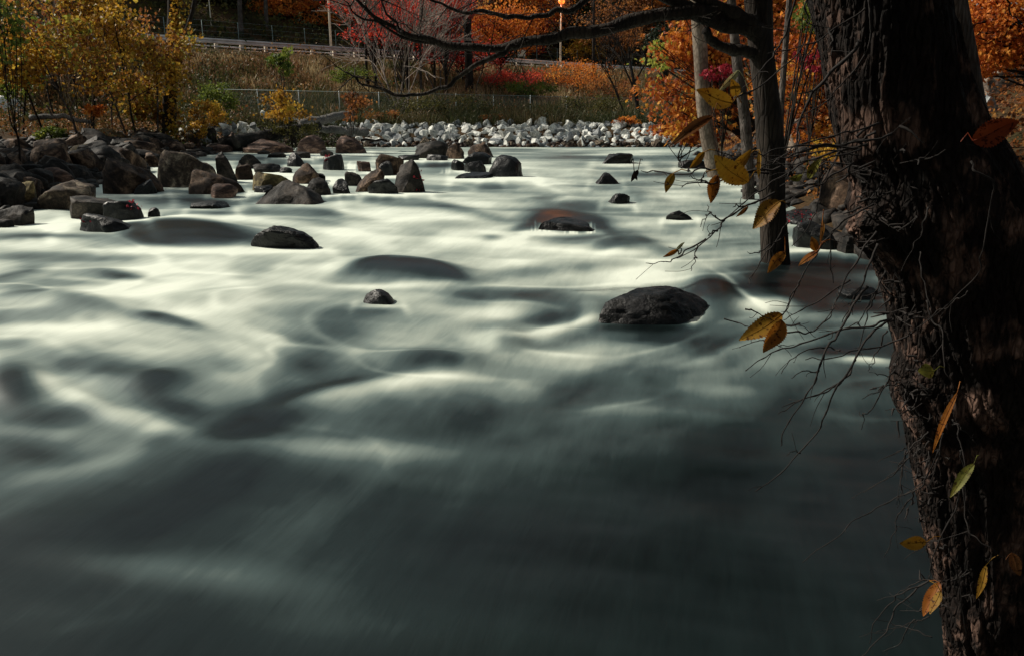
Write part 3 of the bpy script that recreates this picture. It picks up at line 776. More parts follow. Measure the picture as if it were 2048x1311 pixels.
# boulders that fill the bank behind and between the ones above
rgb = np.random.default_rng(77)
for i in range(84):
    px_ = rgb.uniform(-60, 300) if i < 66 else rgb.uniform(300, 480)
    yb_ = rgb.uniform(290, max(300, 415 - max(0, px_) * .28))
    if px_ > 300: yb_ = rgb.uniform(285, 312)
    w_ = (yb_ - 219) * rgb.uniform(.42, .78) + 8
    nb = min(BO, key=lambda b: ((b[0] + b[1]) / 2 - px_) ** 2 + (b[3] - yb_) ** 2)
    ddx, ddy = px_ - (nb[0] + nb[1]) / 2, yb_ - nb[3]
    dr_ = ('right of' if ddx > 0 else 'left of') if abs(ddx) > abs(ddy) else ('below' if ddy > 0 else 'above')
    short = ' '.join(nb[5].split()[:5])
    for cut in (' with', ' at', ' by', ' in', ' behind', ' of', ' the', ' left', ' just', ' cut', ' and', ' on', ' to', ' under', ' a', ' beside'):
        if short.endswith(cut): short = short[:-len(cut)]
    lab = '%s %s boulder just %s the %s' % ('small' if w_ < 50 else 'larger', 'dull brown' if i % 3 == 2 else 'dark', dr_, short)
    boulder(px_ - w_ / 2, px_ + w_ / 2, yb_ - w_ * rgb.uniform(.4, .6), yb_, ['rock_dark', 'rock_dark', 'rock_brown'][i % 3], lab, zb=.12 + max(0, (330 - yb_)) * .006,
            seed=3000 + i, sub=4, cuts=14, group='dull filler boulders of the left bank', taper=rgb.uniform(0, .3))
# cobbles and rubble that fill the bank between the boulders
def scatter_stones(name, pts, sizes, mat, label=None, sub=1):
    mb = MB(); V0 = [rock_shape(500 + i, 2, 12, low=.2, mid=.06, lo=.35, hi=.7)[0] for i in range(8)]; F0 = ico(2)[1]
    for p, s in zip(pts, sizes):
        v = V0[R.integers(8)] * s * R.uniform(0.6, 1.15, 3)
        a = R.uniform(0, 6.28); c, q = math.cos(a), math.sin(a)
        v = np.stack([v[:, 0] * c - v[:, 1] * q, v[:, 0] * q + v[:, 1] * c, v[:, 2] * 0.75], 1)
        mb.add(v + p, F0, R.uniform())
    o = link(name, mb.mesh(name, M[mat], True), kind='stuff', label=label, cat='stones')
    return o
n = 1500
Y = R.uniform(12, 44, n); X = lerp_tab(Y, XL_T) - R.uniform(-0.3, 6.5, n) ** 1.0
s = R.uniform(0.12, 0.36, n)
scatter_stones('bank_stones', np.stack([X, Y, ter(X, Y) + s * 0.2], -1), s, 'rock_dark', 'dark brown rubble filling the left bank between boulders')
n = 600
Y = R.uniform(44.6, 45.6, n); X = R.uniform(-17, 13, n); s = R.uniform(0.08, 0.24, n)
scatter_stones('shore_stones', np.stack([X, Y, ter(X, Y, False) + 0.02], -1), s, 'rock_brown', 'small brown stones at the waterline below the riprap')
n = 420
Y = R.uniform(41, 47.5, n); X = R.uniform(-19, -8.2, n); s = R.uniform(0.08, 0.3, n)
scatter_stones('back_bank_stones', np.stack([X, Y, ter(X, Y) + .01], -1), s, 'rock_brown', 'brown stones between the logs and the reddish boulders')
n = 700
Y = R.uniform(4.5, 36, n); X = lerp_tab(Y, XR_T) + R.uniform(-0.7, 3.5, n) * R.uniform(.3, 1, n); s = R.uniform(0.06, 0.34, n)
scatter_stones('right_bank_stones', np.stack([X, Y, ter(X, Y) + 0.01], -1), s, 'rock_dark', 'dark rubble along the right bank waterline')

# riprap: 300 single rocks on the far bank
rip_me = []
for i in range(12):
    V, F = rock_shape(900 + i, 2, 13, low=.2, mid=.0, lo=.3, hi=.66)
    rip_me.append(mesh_np('riprap_rock', V, [F], M['rock_white'], False))
rip_pos = []
rows = 8
for r in range(rows):
    k = r / (rows - 1)
    Yr = 44.95 + 2.75 * k
    xa, xb = (-8.6 - .35 * r + .5, 9.6 - .2 * r) if r else (-8.0, 9.6)
    nn = 34
    for j in range(nn):
        X = xa + (xb - xa) * (j + 0.5 + 0.45 * R.uniform(-1, 1)) / nn
        z = 0.08 + 1.0 * k + R.uniform(-.06, .1)
        rip_pos.append((X, Yr + R.uniform(-.15, .15), z, R.uniform(.24, .42) * (1.0 if r else .85)))
cluster = []
for (x, y) in [(362, 262), (376, 258), (390, 262), (402, 258), (412, 263), (424, 262), (436, 258), (448, 253), (458, 257), (468, 250), (478, 256), (488, 249),
               (496, 255), (505, 251), (512, 259), (420, 252), (470, 262), (486, 263), (500, 266), (452, 265)]:
    p = P(x, y, 41 + R.uniform(-.5, .8)); cluster.append((p.x, p.y, p.z, R.uniform(.16, .30)))
for i, (X, Y, z, s) in enumerate(rip_pos + cluster):
    o = bpy.data.objects.new('riprap_rock', rip_me[R.integers(12)])
    COL.objects.link(o)
    o.location = (X, Y, z); o.rotation_euler = tuple(R.uniform(0, 6.28, 3))
    o.scale = (s * R.uniform(.7, 1.3), s * R.uniform(.65, 1.15), s * R.uniform(.6, .95))
    u = R.uniform()
    if u < .22 or (z < .22 and u < .6):
        o.material_slots[0].link = 'OBJECT'; o.material_slots[0].material = M['rock_grey' if u < .22 else 'rock_tan']
    if i < len(rip_pos):
        tag(o, 'angular pale riprap rock in the long bank along the far shore', 'rock', 'pale riprap rocks along the far shore')
    else:
        tag(o, 'pale stone in the small white heap behind the left boulder bank', 'rock', 'white stones heaped behind the left boulders')
for q, (x, y, lab) in enumerate([(526, 227, 'round white stone, leftmost of the pale stones under the young sycamore'), (541, 231, 'white stone next right of the round one under the young sycamore'),
                  (574, 239, 'flat pinkish white stone left of the grey bare log'), (590, 241, 'rightmost pinkish white stone touching the grey bare log')]):
    p = P(x, y, 46); o = link('pale_stone', rip_me[q], None, p, lab, 'stone'); o.scale = (.26, .24, .18)
n = 500
Y = R.uniform(44.8, 48.0, n); X = R.uniform(-9, 9.6, n)
scatter_stones('riprap_fill', np.stack([X, Y, 0.36 * (Y - 44.9) - .02], -1), R.uniform(.15, .3, n), 'rock_grey', 'grey broken stone packed beneath the riprap')

# ------------------------------------------------------------------ fallen logs
def log_obj(path, r0, r1, mat, label, seed=0, stubs=3):
    root = link('fallen_log', None, None, None, label, 'log')
    mid = np.mean([list(p) for p in path], axis=0); root.location = mid
    pts = resample(path, 26, 0.06, seed) - mid
    rad = np.linspace(r0, r1, 26) * (1 + .12 * vnoise(np.arange(26) * .7, np.zeros(26), seed=seed))
    V, F = tube(pts, rad, 12)
    V = V + 0.02 * np.stack([fbm(V[:, 0] * 3, V[:, 1] * 3, V[:, 2] * 3, seed=k + seed) for k in range(3)], 1)
    mb = MB(); mb.add(V, F)
    link('trunk', mb.mesh('trunk', M[mat]), root)
    for k in range(stubs):
        i = int(R.integers(5, 22)); d = np.array([R.uniform(-.3, .3), R.uniform(-.5, -.1), R.uniform(.2, .6)])
        V, F = tube(resample([pts[i], pts[i] + d * .5, pts[i] + d], 6), np.linspace(.05, .02, 6), 6)
        mb = MB(); mb.add(V, F); link('branch_stub', mb.mesh('branch_stub', M[mat]), root)
    return root
log_obj([P(470, 284, 39), P(530, 272, 40), P(585, 262, 41), P(640, 252, 42)], .34, .26, 'log_dark', 'dark fallen log lying above the long reddish slab', 1)
log_obj([P(600, 250, 43.5), P(650, 240, 44.2), P(704, 229, 45)], .3, .2, 'log_grey', 'bare grey log slanting up to the right beside an orange shrub', 2)
log_obj([P(640, 258, 43), P(690, 262, 43.4), P(733, 265, 43.6)], .17, .22, 'log_grey', 'short pale log with a black broken end beside the riprap', 3)
log_obj([P(722, 281, 43), P(775, 280, 43.5)], .07, .05, 'bark_dark', 'thin dark stick of driftwood in front of the riprap', 4, 0)
log_obj([P(60, 236, 36), P(120, 232, 36), P(180, 245, 36.5)], .12, .08, 'log_grey', 'pale driftwood branch lying under the yellow saplings', 6, 1)

# ------------------------------------------------------------------ trees
def diamond_leaves(C, size, rg, flat=0.0):
    """one folded four-sided leaf per centre"""
    n = len(C)
    a = rg.normal(size=(n, 3)); a /= np.linalg.norm(a, axis=1)[:, None]
    b = rg.normal(size=(n, 3)); b[:, 2] *= (1 - flat)
    b -= a * np.sum(a * b, 1)[:, None]; b /= np.linalg.norm(b, axis=1)[:, None]
    c = np.cross(a, b)
    s = (size * rg.uniform(.6, 1.35, n))[:, None]
    V = np.stack([C - a * s * .5, C + b * s * .42 + c * s * .12, C + a * s * .5, C - b * s * .42 + c * s * .12], 1).reshape(-1, 3)
    F = np.arange(n * 4).reshape(n, 4)
    return V, F

LOB = []
for k, (ang, r) in enumerate([(-150, .35), (-110, .62), (-82, .36), (-50, .8), (-22, .42), (0, 1.0), (22, .42), (50, .8), (82, .36), (110, .62), (150, .35)]):
    LOB.append((math.sin(math.radians(ang)) * r * .5, math.cos(math.radians(ang)) * r * .5 + .1, .06 * abs(math.sin(math.radians(ang))) - 0.05 * (r > .7)))
LOB = np.array(LOB)
def lobed_leaf_local():
    V = np.vstack([[0, 0.02, 0.0], LOB]); n = len(LOB)
    F = np.array([[0, i + 1, i + 2] for i in range(n - 1)] + [[0, n, 1]])
    return V, F
def lobed_leaves(C, size, rg):
    V0, F0 = lobed_leaf_local(); n = len(C); m_ = len(V0)
    a = rg.normal(size=(n, 3)); a[:, 2] -= .8; a /= np.linalg.norm(a, axis=1)[:, None]
    b = rg.normal(size=(n, 3)); b -= a * np.sum(a * b, 1)[:, None]; b /= np.linalg.norm(b, axis=1)[:, None]
    c = np.cross(a, b); s = (size * rg.uniform(.65, 1.3, n))[:, None, None]
    V = C[:, None, :] + s * (V0[None, :, 0:1] * b[:, None, :] + V0[None, :, 1:2] * a[:, None, :] + V0[None, :, 2:3] * c[:, None, :])
    F = (F0[None] + (np.arange(n) * m_)[:, None, None]).reshape(-1, 3)
    return V.reshape(-1, 3), F, m_

def grow(rg, start, direc, length, r, depth, out, tips, up=0.25, spread=0.7, kids=(3, 5), shrink=0.62, wander=.25, taper=0.35):
    n = max(4, int(5 + length * 1.2)) if depth > 0 else 5
    n = min(n, 14)
    pts = [np.array(start, float)]; d = np.array(direc, float); d /= np.linalg.norm(d)
    for i in range(n - 1):
        d = d + wander * rg.normal(size=3) / math.sqrt(n) + np.array([0, 0, up / n])
        d /= np.linalg.norm(d); pts.append(pts[-1] + d * length / (n - 1))
    pts = np.array(pts); rad = r * (1 - (1 - taper) * np.linspace(0, 1, n))
    out.append((pts, rad))
    if depth == 0:
        tips.append(pts[-1]); tips.append(pts[n // 2]); return
    for k in range(int(rg.integers(kids[0], kids[1] + 1))):
        f = rg.uniform(.35, 1.0); i = min(n - 1, int(f * (n - 1)))
        ax = rg.normal(size=3); ax /= np.linalg.norm(ax)
        t = pts[min(i + 1, n - 1)] - pts[max(i - 1, 0)]; t /= np.linalg.norm(t)
        nd_ = t * (1 - spread * .6) + ax * spread
        grow(rg, pts[i], nd_, length * shrink * rg.uniform(.75, 1.15), max(.004, rad[i] * .6), depth - 1, out, tips, up, spread, kids, shrink, wander, taper)

def tree_meshes(seed, h=9.0, trunk_f=.35, r=.16, depth=3, leaf=.22, nleaf=9000, clump=.7, spread=.75, kids=(3, 5), mat_b='bark_dark', mat_l=None, fork=1, up=.25, lobed=False, minr=.012, shrink=.62):
    rg = np.random.default_rng(seed)
    out = []; tips = []
    for k in range(fork):
        d = np.array([rg.normal() * .12 * (1 if fork == 1 else 3), rg.normal() * .12 * (1 if fork == 1 else 2.5), 1.0])
        grow(rg, (rg.normal() * .1 * (fork > 1), 0, -.3), d, h * .62, r, depth, out, tips, up, spread, kids, shrink)
    mb = MB()
    for pts, rad in out:
        V, F = tube(pts, np.maximum(rad, minr), 8 if rad[0] > .06 else (5 if rad[0] > .02 else 3), cap=False)
        mb.add(V, F)
    tm = mb.mesh('trunk', M[mat_b])
    cm = None
    if nleaf:
        T = np.array(tips); idx = rg.integers(0, len(T), nleaf)
        C = T[idx] + rg.normal(size=(nleaf, 3)) * clump * np.array([1, 1, .7])
        tone_tip = rg.uniform(0, 1, len(T))
        tone = np.clip(.5 * tone_tip[idx] + .5 * rg.uniform(0, 1, nleaf), 0, 1)
        if lobed:
            V, F, m_ = lobed_leaves(C, leaf, rg); tv = np.repeat(tone, m_)
        else:
            V, F = diamond_leaves(C, leaf, rg); tv = np.repeat(tone, 4)
        cm = mesh_np('crown', V, [F], mat_l, False, {'tone': tv})
    return tm, cm

M['l_red'] = leaf_mat('l_red', [(.08, .012, .012), (.42, .04, .03), (.68, .075, .05), (.72, .18, .06)], .5, .3, .35)
M['l_orange'] = leaf_mat('l_orange', [(.14, .03, .01), (.52, .13, .022), (.78, .28, .045), (.8, .42, .09)], .5, .25, .35)
M['l_rust'] = leaf_mat('l_rust', [(.06, .024, .012), (.22, .08, .028), (.36, .14, .04), (.44, .22, .06)], .5, .25, .35)
M['l_yellow'] = leaf_mat('l_yellow', [(.12, .055, .014), (.38, .19, .025), (.62, .36, .04), (.52, .44, .07)], .4, .25, .5)
M['l_olive'] = leaf_mat('l_olive', [(.02, .022, .01), (.05, .055, .018), (.10, .095, .025), (.16, .12, .035)], .5, .25, .35)
M['l_mixed'] = leaf_mat('l_mixed', [(.09, .03, .014), (.28, .11, .025), (.42, .22, .035), (.48, .36, .05), (.26, .31, .06)], .4, .5, .9)
M['l_green'] = leaf_mat('l_green', [(.03, .05, .012), (.09, .13, .02), (.2, .24, .04), (.36, .36, .06)], .4, .25, .5)
M['l_darkgreen'] = leaf_mat('l_darkgreen', [(.008, .014, .008), (.02, .033, .017), (.035, .05, .025)], .2)
M['l_maple'] = leaf_mat('l_maple', [(.10, .018, .012), (.36, .08, .018), (.62, .21, .03), (.72, .42, .06)], .35, .25, .7)
M['l_crimson'] = leaf_mat('l_crimson', [(.07, .006, .010), (.27, .014, .028), (.42, .035, .055)], .35)
M['l_tipgreen'] = leaf_mat('l_tipgreen', [(.20, .24, .03), (.34, .38, .06), (.48, .46, .1)], .4)

FOREST = [tree_meshes(100 + i, h=h, r=.17, nleaf=8500, leaf=.30, clump=.75, depth=3) for i, h in enumerate([11, 13, 10, 12])]
def forest_mats(o, mat):
    o.material_slots[0].link = 'OBJECT'; o.material_slots[0].material = mat
for tm, cm in FOREST: cm.materials.append(M['l_rust'])

def place_tree(tm, cm, loc, rz, s, crown_mat, label, group, cat='tree', name='tree', bark=None):
    root = link(name, None, None, loc, label, cat, group)
    root.rotation_euler = (0, 0, rz); root.scale = (s, s, s)
    t = link('trunk', tm, root)
    if bark: forest_mats(t, bark)
    if cm is not None:
        c = link('crown', cm, root)
        if crown_mat: forest_mats(c, crown_mat)
    return root

def gpos(px, Y):
    X = (px - CX) / F_PX * Y / 1.055
    return Vector((X, Y, float(ter(X, Y))))

# trees on the hillside behind the road (photo column, distance, kind)
HT = [(-160, 88, 'olive'), (-70, 76, 'olive'), (20, 84, 'olive'), (80, 95, 'rust'), (160, 86, 'olive'), (240, 94, 'rust'), (330, 88, 'olive'), (395, 96, 'rust'), (440, 90, 'rust'),
      (505, 98, 'olive'), (560, 92, 'rust'), (610, 99, 'orange'), (650, 95, 'rust'), (715, 100, 'orange'), (760, 97, 'red'), (815, 104, 'red'), (865, 99, 'orange'),
      (915, 106, 'red'), (960, 100, 'rust'), (1010, 108, 'orange'), (1060, 104, 'red'), (1105, 112, 'rust'), (1155, 106, 'olive'), (1200, 114, 'rust'), (1245, 108, 'rust'), (1290, 116, 'olive'),
      (1340, 110, 'darkgreen'), (1390, 118, 'rust'), (1440, 112, 'orange'), (1500, 120, 'rust'), (1560, 114, 'orange'), (1640, 118, 'rust'), (1720, 112, 'orange'),
      (470, 108, 'rust'), (680, 112, 'rust'), (900, 118, 'rust'), (1120, 124, 'orange'), (1320, 128, 'olive'), (230, 104, 'olive'), (30, 100, 'rust')]
DESC = {'olive': 'olive brown leafy tree on the hill behind the road', 'rust': 'rusty brown tree on the hill behind the road', 'orange': 'orange autumn tree on the hill behind the road',
        'red': 'red autumn tree on the hill behind the road', 'darkgreen': 'dark evergreen-looking tree on the hill behind the road'}
for i, (px, Y, kd) in enumerate(HT):
    tm, cm = FOREST[i % 4]
    g = gpos(px, Y)
    wh = 'far left' if px < 300 else ('left of the first lamp pole' if px < 640 else ('between the two lamp poles' if px < 1110 else 'right of the glowing lamp'))
    place_tree(tm, cm, g - Vector((0, 0, .2)), R.uniform(0, 6.28), R.uniform(.9, 1.2), M['l_' + kd], DESC[kd] + ', ' + wh, 'trees on the hill behind the road')
# lower, nearer crowns that come down to the road
def hill_bushes():
    HB = [(-60, 20, 78, 'olive'), (30, 5, 80, 'olive'), (110, 22, 82, 'olive'), (190, 8, 84, 'rust'), (395, 12, 86, 'rust'), (450, 30, 87, 'olive'), (505, 5, 90, 'olive'), (555, 22, 88, 'orange'), (600, 6, 92, 'rust'),
          (630, 40, 89, 'orange'), (690, 12, 92, 'orange'), (735, 40, 93, 'rust'), (790, 8, 95, 'red'), (850, 60, 92, 'red'), (905, 25, 96, 'orange'), (960, 70, 93, 'red'), (1010, 20, 99, 'rust'),
          (1060, 60, 99, 'red'), (1150, 50, 103, 'olive'), (1190, 10, 105, 'rust'), (1230, 80, 102, 'rust'), (1275, 30, 107, 'rust'), (1330, 5, 108, 'orange'), (1350, 90, 106, 'darkgreen'), (1180, 95, 101, 'yellow')]
    for i, (px, py, Y, kd) in enumerate(HB):
        wh = ['beside the far left stems', 'left of the first lamp pole', 'between the two lamp poles', 'right of the glowing lamp'][0 if px < 300 else 1 if px < 660 else 2 if px < 1120 else 3]
        crown_cloud('low %s crown at the wooded hill foot, %s' % ({'olive': 'olive', 'rust': 'rusty', 'orange': 'bright orange', 'red': 'red', 'darkgreen': 'dark green', 'yellow': 'yellow'}[kd], wh),
                    px, py, Y, 42, 40, 2400, .24, M['l_' + kd], 900 + i, group='low crowns at the foot of the wooded hill', name='small_tree', r=.1)
# understorey on that hill
def brush(name, n, fx, hfun, mat, label, leaf=(.12, .3), blade=False, seed=1, kind='stuff', cat='undergrowth', wid=.02):
    rg = np.random.default_rng(seed)
    X, Y = fx(rg, n)
    hh = hfun(X, Y) * rg.uniform(.35, 1.15, n)
    Z = ter(X, Y)
    tone = np.clip(.5 + fbm(X * .35, Y * .35, seed=seed + 9) * 1.1 + (.3 * np.clip(1 - (road_y(X) - Y) / 7, 0, 1) if 'slope' in name else 0) + rg.normal(size=n) * .16, 0, 1)
    if blade:
        a = rg.uniform(0, 6.28, n); w_ = wid * rg.uniform(.6, 1.6, n); lean = rg.normal(size=(n, 2)) * .3 * hh[:, None]
        b0 = np.stack([X - np.cos(a) * w_, Y - np.sin(a) * w_, Z - .05], 1); b1 = np.stack([X + np.cos(a) * w_, Y + np.sin(a) * w_, Z - .05], 1)
        m0 = np.stack([X + lean[:, 0] * .4, Y + lean[:, 1] * .4, Z + hh * .6], 1); tp = np.stack([X + lean[:, 0], Y + lean[:, 1], Z + hh], 1)
        mr = m0 + np.stack([np.cos(a) * w_ * 1.1, np.sin(a) * w_ * 1.1, 0 * a], 1)
        V = np.stack([b0, b1, mr, m0], 1); V2 = np.stack([m0, mr, tp], 1)
        VV = np.concatenate([V, V2], 1).reshape(-1, 3)
        k = np.arange(n)[:, None] * 7
        me = mesh_np(name, VV, [k + np.array([0, 1, 2, 3]), k + np.array([4, 5, 6])], mat, False, {'tone': np.repeat(tone, 7)})
    else:
        C = np.stack([X, Y, Z + hh * rg.uniform(0, 1, n) ** .7], 1)
        V, F = diamond_leaves(C, 1.0, rg)
        s = rg.uniform(leaf[0], leaf[1], n).repeat(4)[:, None]
        V = np.repeat(C, 4, 0) + (V - np.repeat(C, 4, 0)) * s
        me = mesh_np(name, V, [F], mat, False, {'tone': np.repeat(tone, 4)})
    return link(name, me, kind=kind, label=label, cat=cat)

def between(y0, y1, x0=-45, x1=45):
    def f(rg, n):
        X = rg.uniform(x0, x1, n); a = y0(X) if callable(y0) else y0 + 0 * X; b = y1(X) if callable(y1) else y1 + 0 * X
        return X, a + (b - a) * rg.uniform(0, 1, n)
    return f
M['g_dry'] = leaf_mat('g_dry', [(.04, .055, .015), (.10, .10, .03), (.20, .115, .055), (.30, .18, .09), (.44, .35, .19)], .3)
M['g_rust'] = leaf_mat('g_rust', [(.025, .04, .010), (.07, .085, .02), (.13, .085, .03), (.25, .10, .04), (.32, .18, .07)], .3)
M['g_low'] = leaf_mat('g_low', [(.025, .035, .012), (.05, .06, .02), (.085, .08, .03), (.12, .085, .04)], .3)
brush('hill_undergrowth', 30000, between(lambda X: road_y(X) + 12.5, lambda X: road_y(X) + 40, -60, 60), lambda X, Y: 1.6 + 1.6 * fbm(X * .3, Y * .3, seed=77), M['l_olive'],
      'dark olive undergrowth on the hill behind the road', (.2, .45), seed=4)
brush('slope_grass', 60000, between(lambda X: np.minimum(50, road_y(X) - 11), lambda X: road_y(X) - 2.6, -42, 34), lambda X, Y: (.75 + .55 * fbm(X * .5, Y * .5, seed=71)) * np.clip((road_y(X) - 2.8 - Y) / 4.5, .06, 1), M['g_dry'],
      'tall dry rust and straw coloured grass on the far slope', blade=True, seed=5, wid=.035, cat='grass')
brush('slope_brush', 42000, between(lambda X: np.minimum(50, road_y(X) - 12), lambda X: road_y(X) - 3.2, -42, 34), lambda X, Y: (.55 + 1.7 * np.clip(fbm(X * .5, Y * .5, seed=72) + .05, -.3, 1)) * np.clip((road_y(X) - 3 - Y) / 6, .1, 1), M['g_rust'],
      'rusty brown brush covering the far slope', (.07, .17), seed=6)
brush('shore_weeds', 42000, between(47.6, 53.0, -20, 22), lambda X, Y: .7 + .5 * fbm(X * .8, Y * .8, seed=73), M['g_low'],
      'olive and brown weeds between the riprap and the chain-link fence', (.05, .13), seed=7, cat='weeds')
brush('log_weeds', 9000, between(43.5, 47.8, -20, -9.5), lambda X, Y: .5 + .5 * fbm(X * .9, Y * .9, seed=83), M['g_low'],
      'olive weeds growing around the fallen logs', (.05, .13), seed=17, cat='weeds')
brush('shore_grass', 26000, between(47.4, 55, -22, 24), lambda X, Y: .9 + .4 * fbm(X * .8, Y * .8, seed=74), M['g_low'],
      'olive grass standing behind the riprap', blade=True, seed=8, wid=.02, cat='grass')
brush('left_bank_brush', 26000, between(36, lambda X: road_y(X) - 3, -45, -14.5), lambda X, Y: .9 + .9 * fbm(X * .5, Y * .5, seed=75), M['g_rust'],
      'brown and olive thicket behind the left saplings', (.08, .2), seed=9)
brush('right_bank_brush', 16000, lambda rg, n: (lambda Y: (lerp_tab(Y, XR_T) + .9 + rg.uniform(0, 1, n) * 11, Y))(rg.uniform(7, 40, n)), lambda X, Y: .45 + 1.1 * np.clip(fbm(X * .7, Y * .7, seed=79), -.3, 1), M['l_rust'],
      'brown twiggy undergrowth with rusty leaves on the right bank', (.05, .12), seed=12)
brush('right_bank_litter', 22000, lambda rg, n: (lambda Y: (lerp_tab(Y, XR_T) + .4 + rg.uniform(0, 1, n) ** 1.4 * 12, Y))(rg.uniform(2.5, 44, n)), lambda X, Y: .12 + 0 * X, M['l_rust'],
      'fallen brown and orange leaves covering the right bank', (.05, .11), seed=10, cat='leaf litter')

# ---- yellow saplings of the left bank
SAP = [(66, 36, 5.2, 'yellow', 'thin yellow sapling, leftmost in front of the dark thicket'), (136, 35.5, 6.6, 'yellow', 'slim yellow sapling rising behind the big shaded boulder'),
       (168, 37, 6.4, 'yellow', 'yellow sapling with a dark stem left of the tallest one'), (236, 38, 6.8, 'yellow', 'golden sapling just left of the leaning one'),
       (258, 36.5, 7.2, 'yellow', 'tallest golden sapling with a leaning dark stem in the left foliage'), (292, 38.5, 6.0, 'yellow', 'golden sapling with a pale stem beside the ivy-clad trunk'),
       (100, 40, 5.6, 'rust', 'rust coloured sapling mixed into the far left foliage'), (205, 41, 5.8, 'rust', 'rusty sapling at the back of the golden group'), (20, 38, 4.6, 'green', 'green leaved young tree at the left edge'),
       (330, 40, 4.2, 'yellow', 'low golden sapling at the foot of the ivy-clad trunk')]
for i, (px, Y, h, kd, lab) in enumerate(SAP):
    tm, cm = tree_meshes(300 + i, h=h * 1.35, r=.055, depth=3, nleaf=1350, leaf=.18, clump=.30, spread=.55, kids=(4, 6), mat_b='bark_grey' if i % 2 else 'bark_dark', mat_l=M[['l_yellow', 'l_mixed', 'l_yellow', 'l_mixed'][i % 4] if kd == 'yellow' else 'l_' + kd], lobed=False, minr=.008, shrink=.42, up=.1)
    g = gpos(px, Y); g.z = float(ter(g.x, g.y))
    place_tree(tm, cm, g, 0, 1, None, lab, 'saplings on the left bank', 'sapling', 'sapling')
# dark ivy-clad trunk
def simple_trunk(name, pathpx, Yd, widths, mat, label, cat='tree', sides=14, seed=0, detail=.02, n=60, root=None, base_drop=.6, part='trunk'):
    pts = [P(x, y, Yd if np.isscalar(Yd) else Yd[i]) for i, (x, y) in enumerate(pathpx)]
    if base_drop:
        pts.append(pts[-1] + (pts[-1] - pts[-2]).normalized() * base_drop)
        widths = list(widths) + [widths[-1] * 1.25]
    if root is None:
        root = link(name, None, None, pts[-1], label, cat)
    b = np.array(root.location)
    pp = resample(pts, n) - b
    L_ = np.linspace(0, 1, n)
    Yk = Yd if np.isscalar(Yd) else np.mean(Yd)
    rad = np.interp(L_, np.linspace(0, 1, len(widths)), widths) / 2 / F_PX * Yk
    V, F = tube(pp, rad, sides)
    ax = np.repeat(pp, sides, 0)
    core = V[:n * sides]; dirn = core - ax; rr = np.linalg.norm(dirn, axis=1)[:, None]
    ang = np.tile(np.arange(sides) / sides * 6.283, n)
    zc = core[:, 2]
    disp = fbm(np.cos(ang) * 3.0, np.sin(ang) * 3.0, zc * 1.1, seed=seed, octs=4)
    V[:n * sides] = ax + dirn * (1 + detail * 6 * disp[:, None])
    mb = MB(); mb.add(V, F)
    link(part, mb.mesh(part, M[mat]), root)
    return root, pp, b
iv, pp, b = simple_trunk('ivy_clad_tree', [(352, -60), (347, 30), (343, 100), (341, 170), (338, 262)], 39, [26, 22, 21, 24, 28], 'bark_dark', 'dark trunk wrapped in orange and yellow ivy right of the golden saplings', seed=4)
rg = np.random.default_rng(8)
n = 1500; i = rg.integers(0, 60, n)
C = pp[i] + np.stack([np.abs(rg.normal(size=n)) * .35 + .02, -rg.uniform(.1, .5, n), rg.normal(size=n) * .2], 1)
V, F = diamond_leaves(C, .17, rg)
link('ivy', mesh_np('ivy', V, [F], M['l_yellow'], False, {'tone': np.repeat(rg.uniform(0, 1, n), 4)}), iv)
n = 500
# leaning bare dark stem right of it
simple_trunk('bare_sapling', [(398, -40), (383, 30), (370, 70), (362, 95)], 40, [7, 8, 9, 9], 'bark_dark', 'thin dark bare stem leaning beside the ivy-clad trunk', 'sapling', sides=8, n=20, base_drop=2.5)
# dark trunks at the far left behind
simple_trunk('background_tree', [(40, -40), (62, 40), (75, 75)], 50, [9, 9, 9], 'bark_dark', 'dark leaning stem crossing the far left road', 'tree', sides=8, n=20, base_drop=3)
simple_trunk('background_tree', [(70, -40), (95, 30), (112, 70)], 50, [7, 8, 8], 'bark_dark', 'thinner dark stem parallel to the leaning one at far left', 'tree', sides=8, n=20, base_drop=3)
simple_trunk('background_tree', [(478, -40), (480, 30), (483, 72)], 80, [8, 9, 11], 'bark_grey', 'grey trunk behind the guardrail left of the first lamp pole', 'tree', sides=8, n=20, base_drop=1)
simple_trunk('background_tree', [(530, -40), (532, 30), (534, 55)], 84, [8, 8, 9], 'bark_grey', 'second grey trunk behind the guardrail left of the first lamp pole', 'tree', sides=8, n=20, base_drop=2)
simple_trunk('background_tree', [(936, -40), (935, 60), (937, 120), (940, 196)], 60, [17, 15, 15, 17], 'bark_dark', 'thick dark straight trunk in the middle of the red trees', 'tree', sides=10, n=30, base_drop=1, seed=3)
for (x, y0, y1, Y, wd, lab) in [(733, 80, 150, 58, 6, 'slim dark trunk on the slope left of the pale bare tree'), (750, 85, 152, 58, 5, 'second slim dark trunk on the slope, close to its twin'),
                                (842, 60, 190, 57, 5, 'thin grey trunk just right of the pale bare tree'), (1188, 90, 178, 66, 6, 'small dark trunk in front of the right guardrail'),
                                (815, 95, 195, 58, 5, 'dark thin trunk behind the pale bare tree'), (870, 100, 180, 60, 5, 'dark thin trunk left of the thick straight one')]:
    simple_trunk('background_tree', [(x, -30), (x - 1, (y0 + y1) / 2), (x + 1, y1)], Y, [wd * .6, wd, wd * 1.1], 'bark_grey' if 'grey' in lab else 'bark_dark', lab, 'tree', sides=7, n=16, base_drop=1.0, seed=int(x))

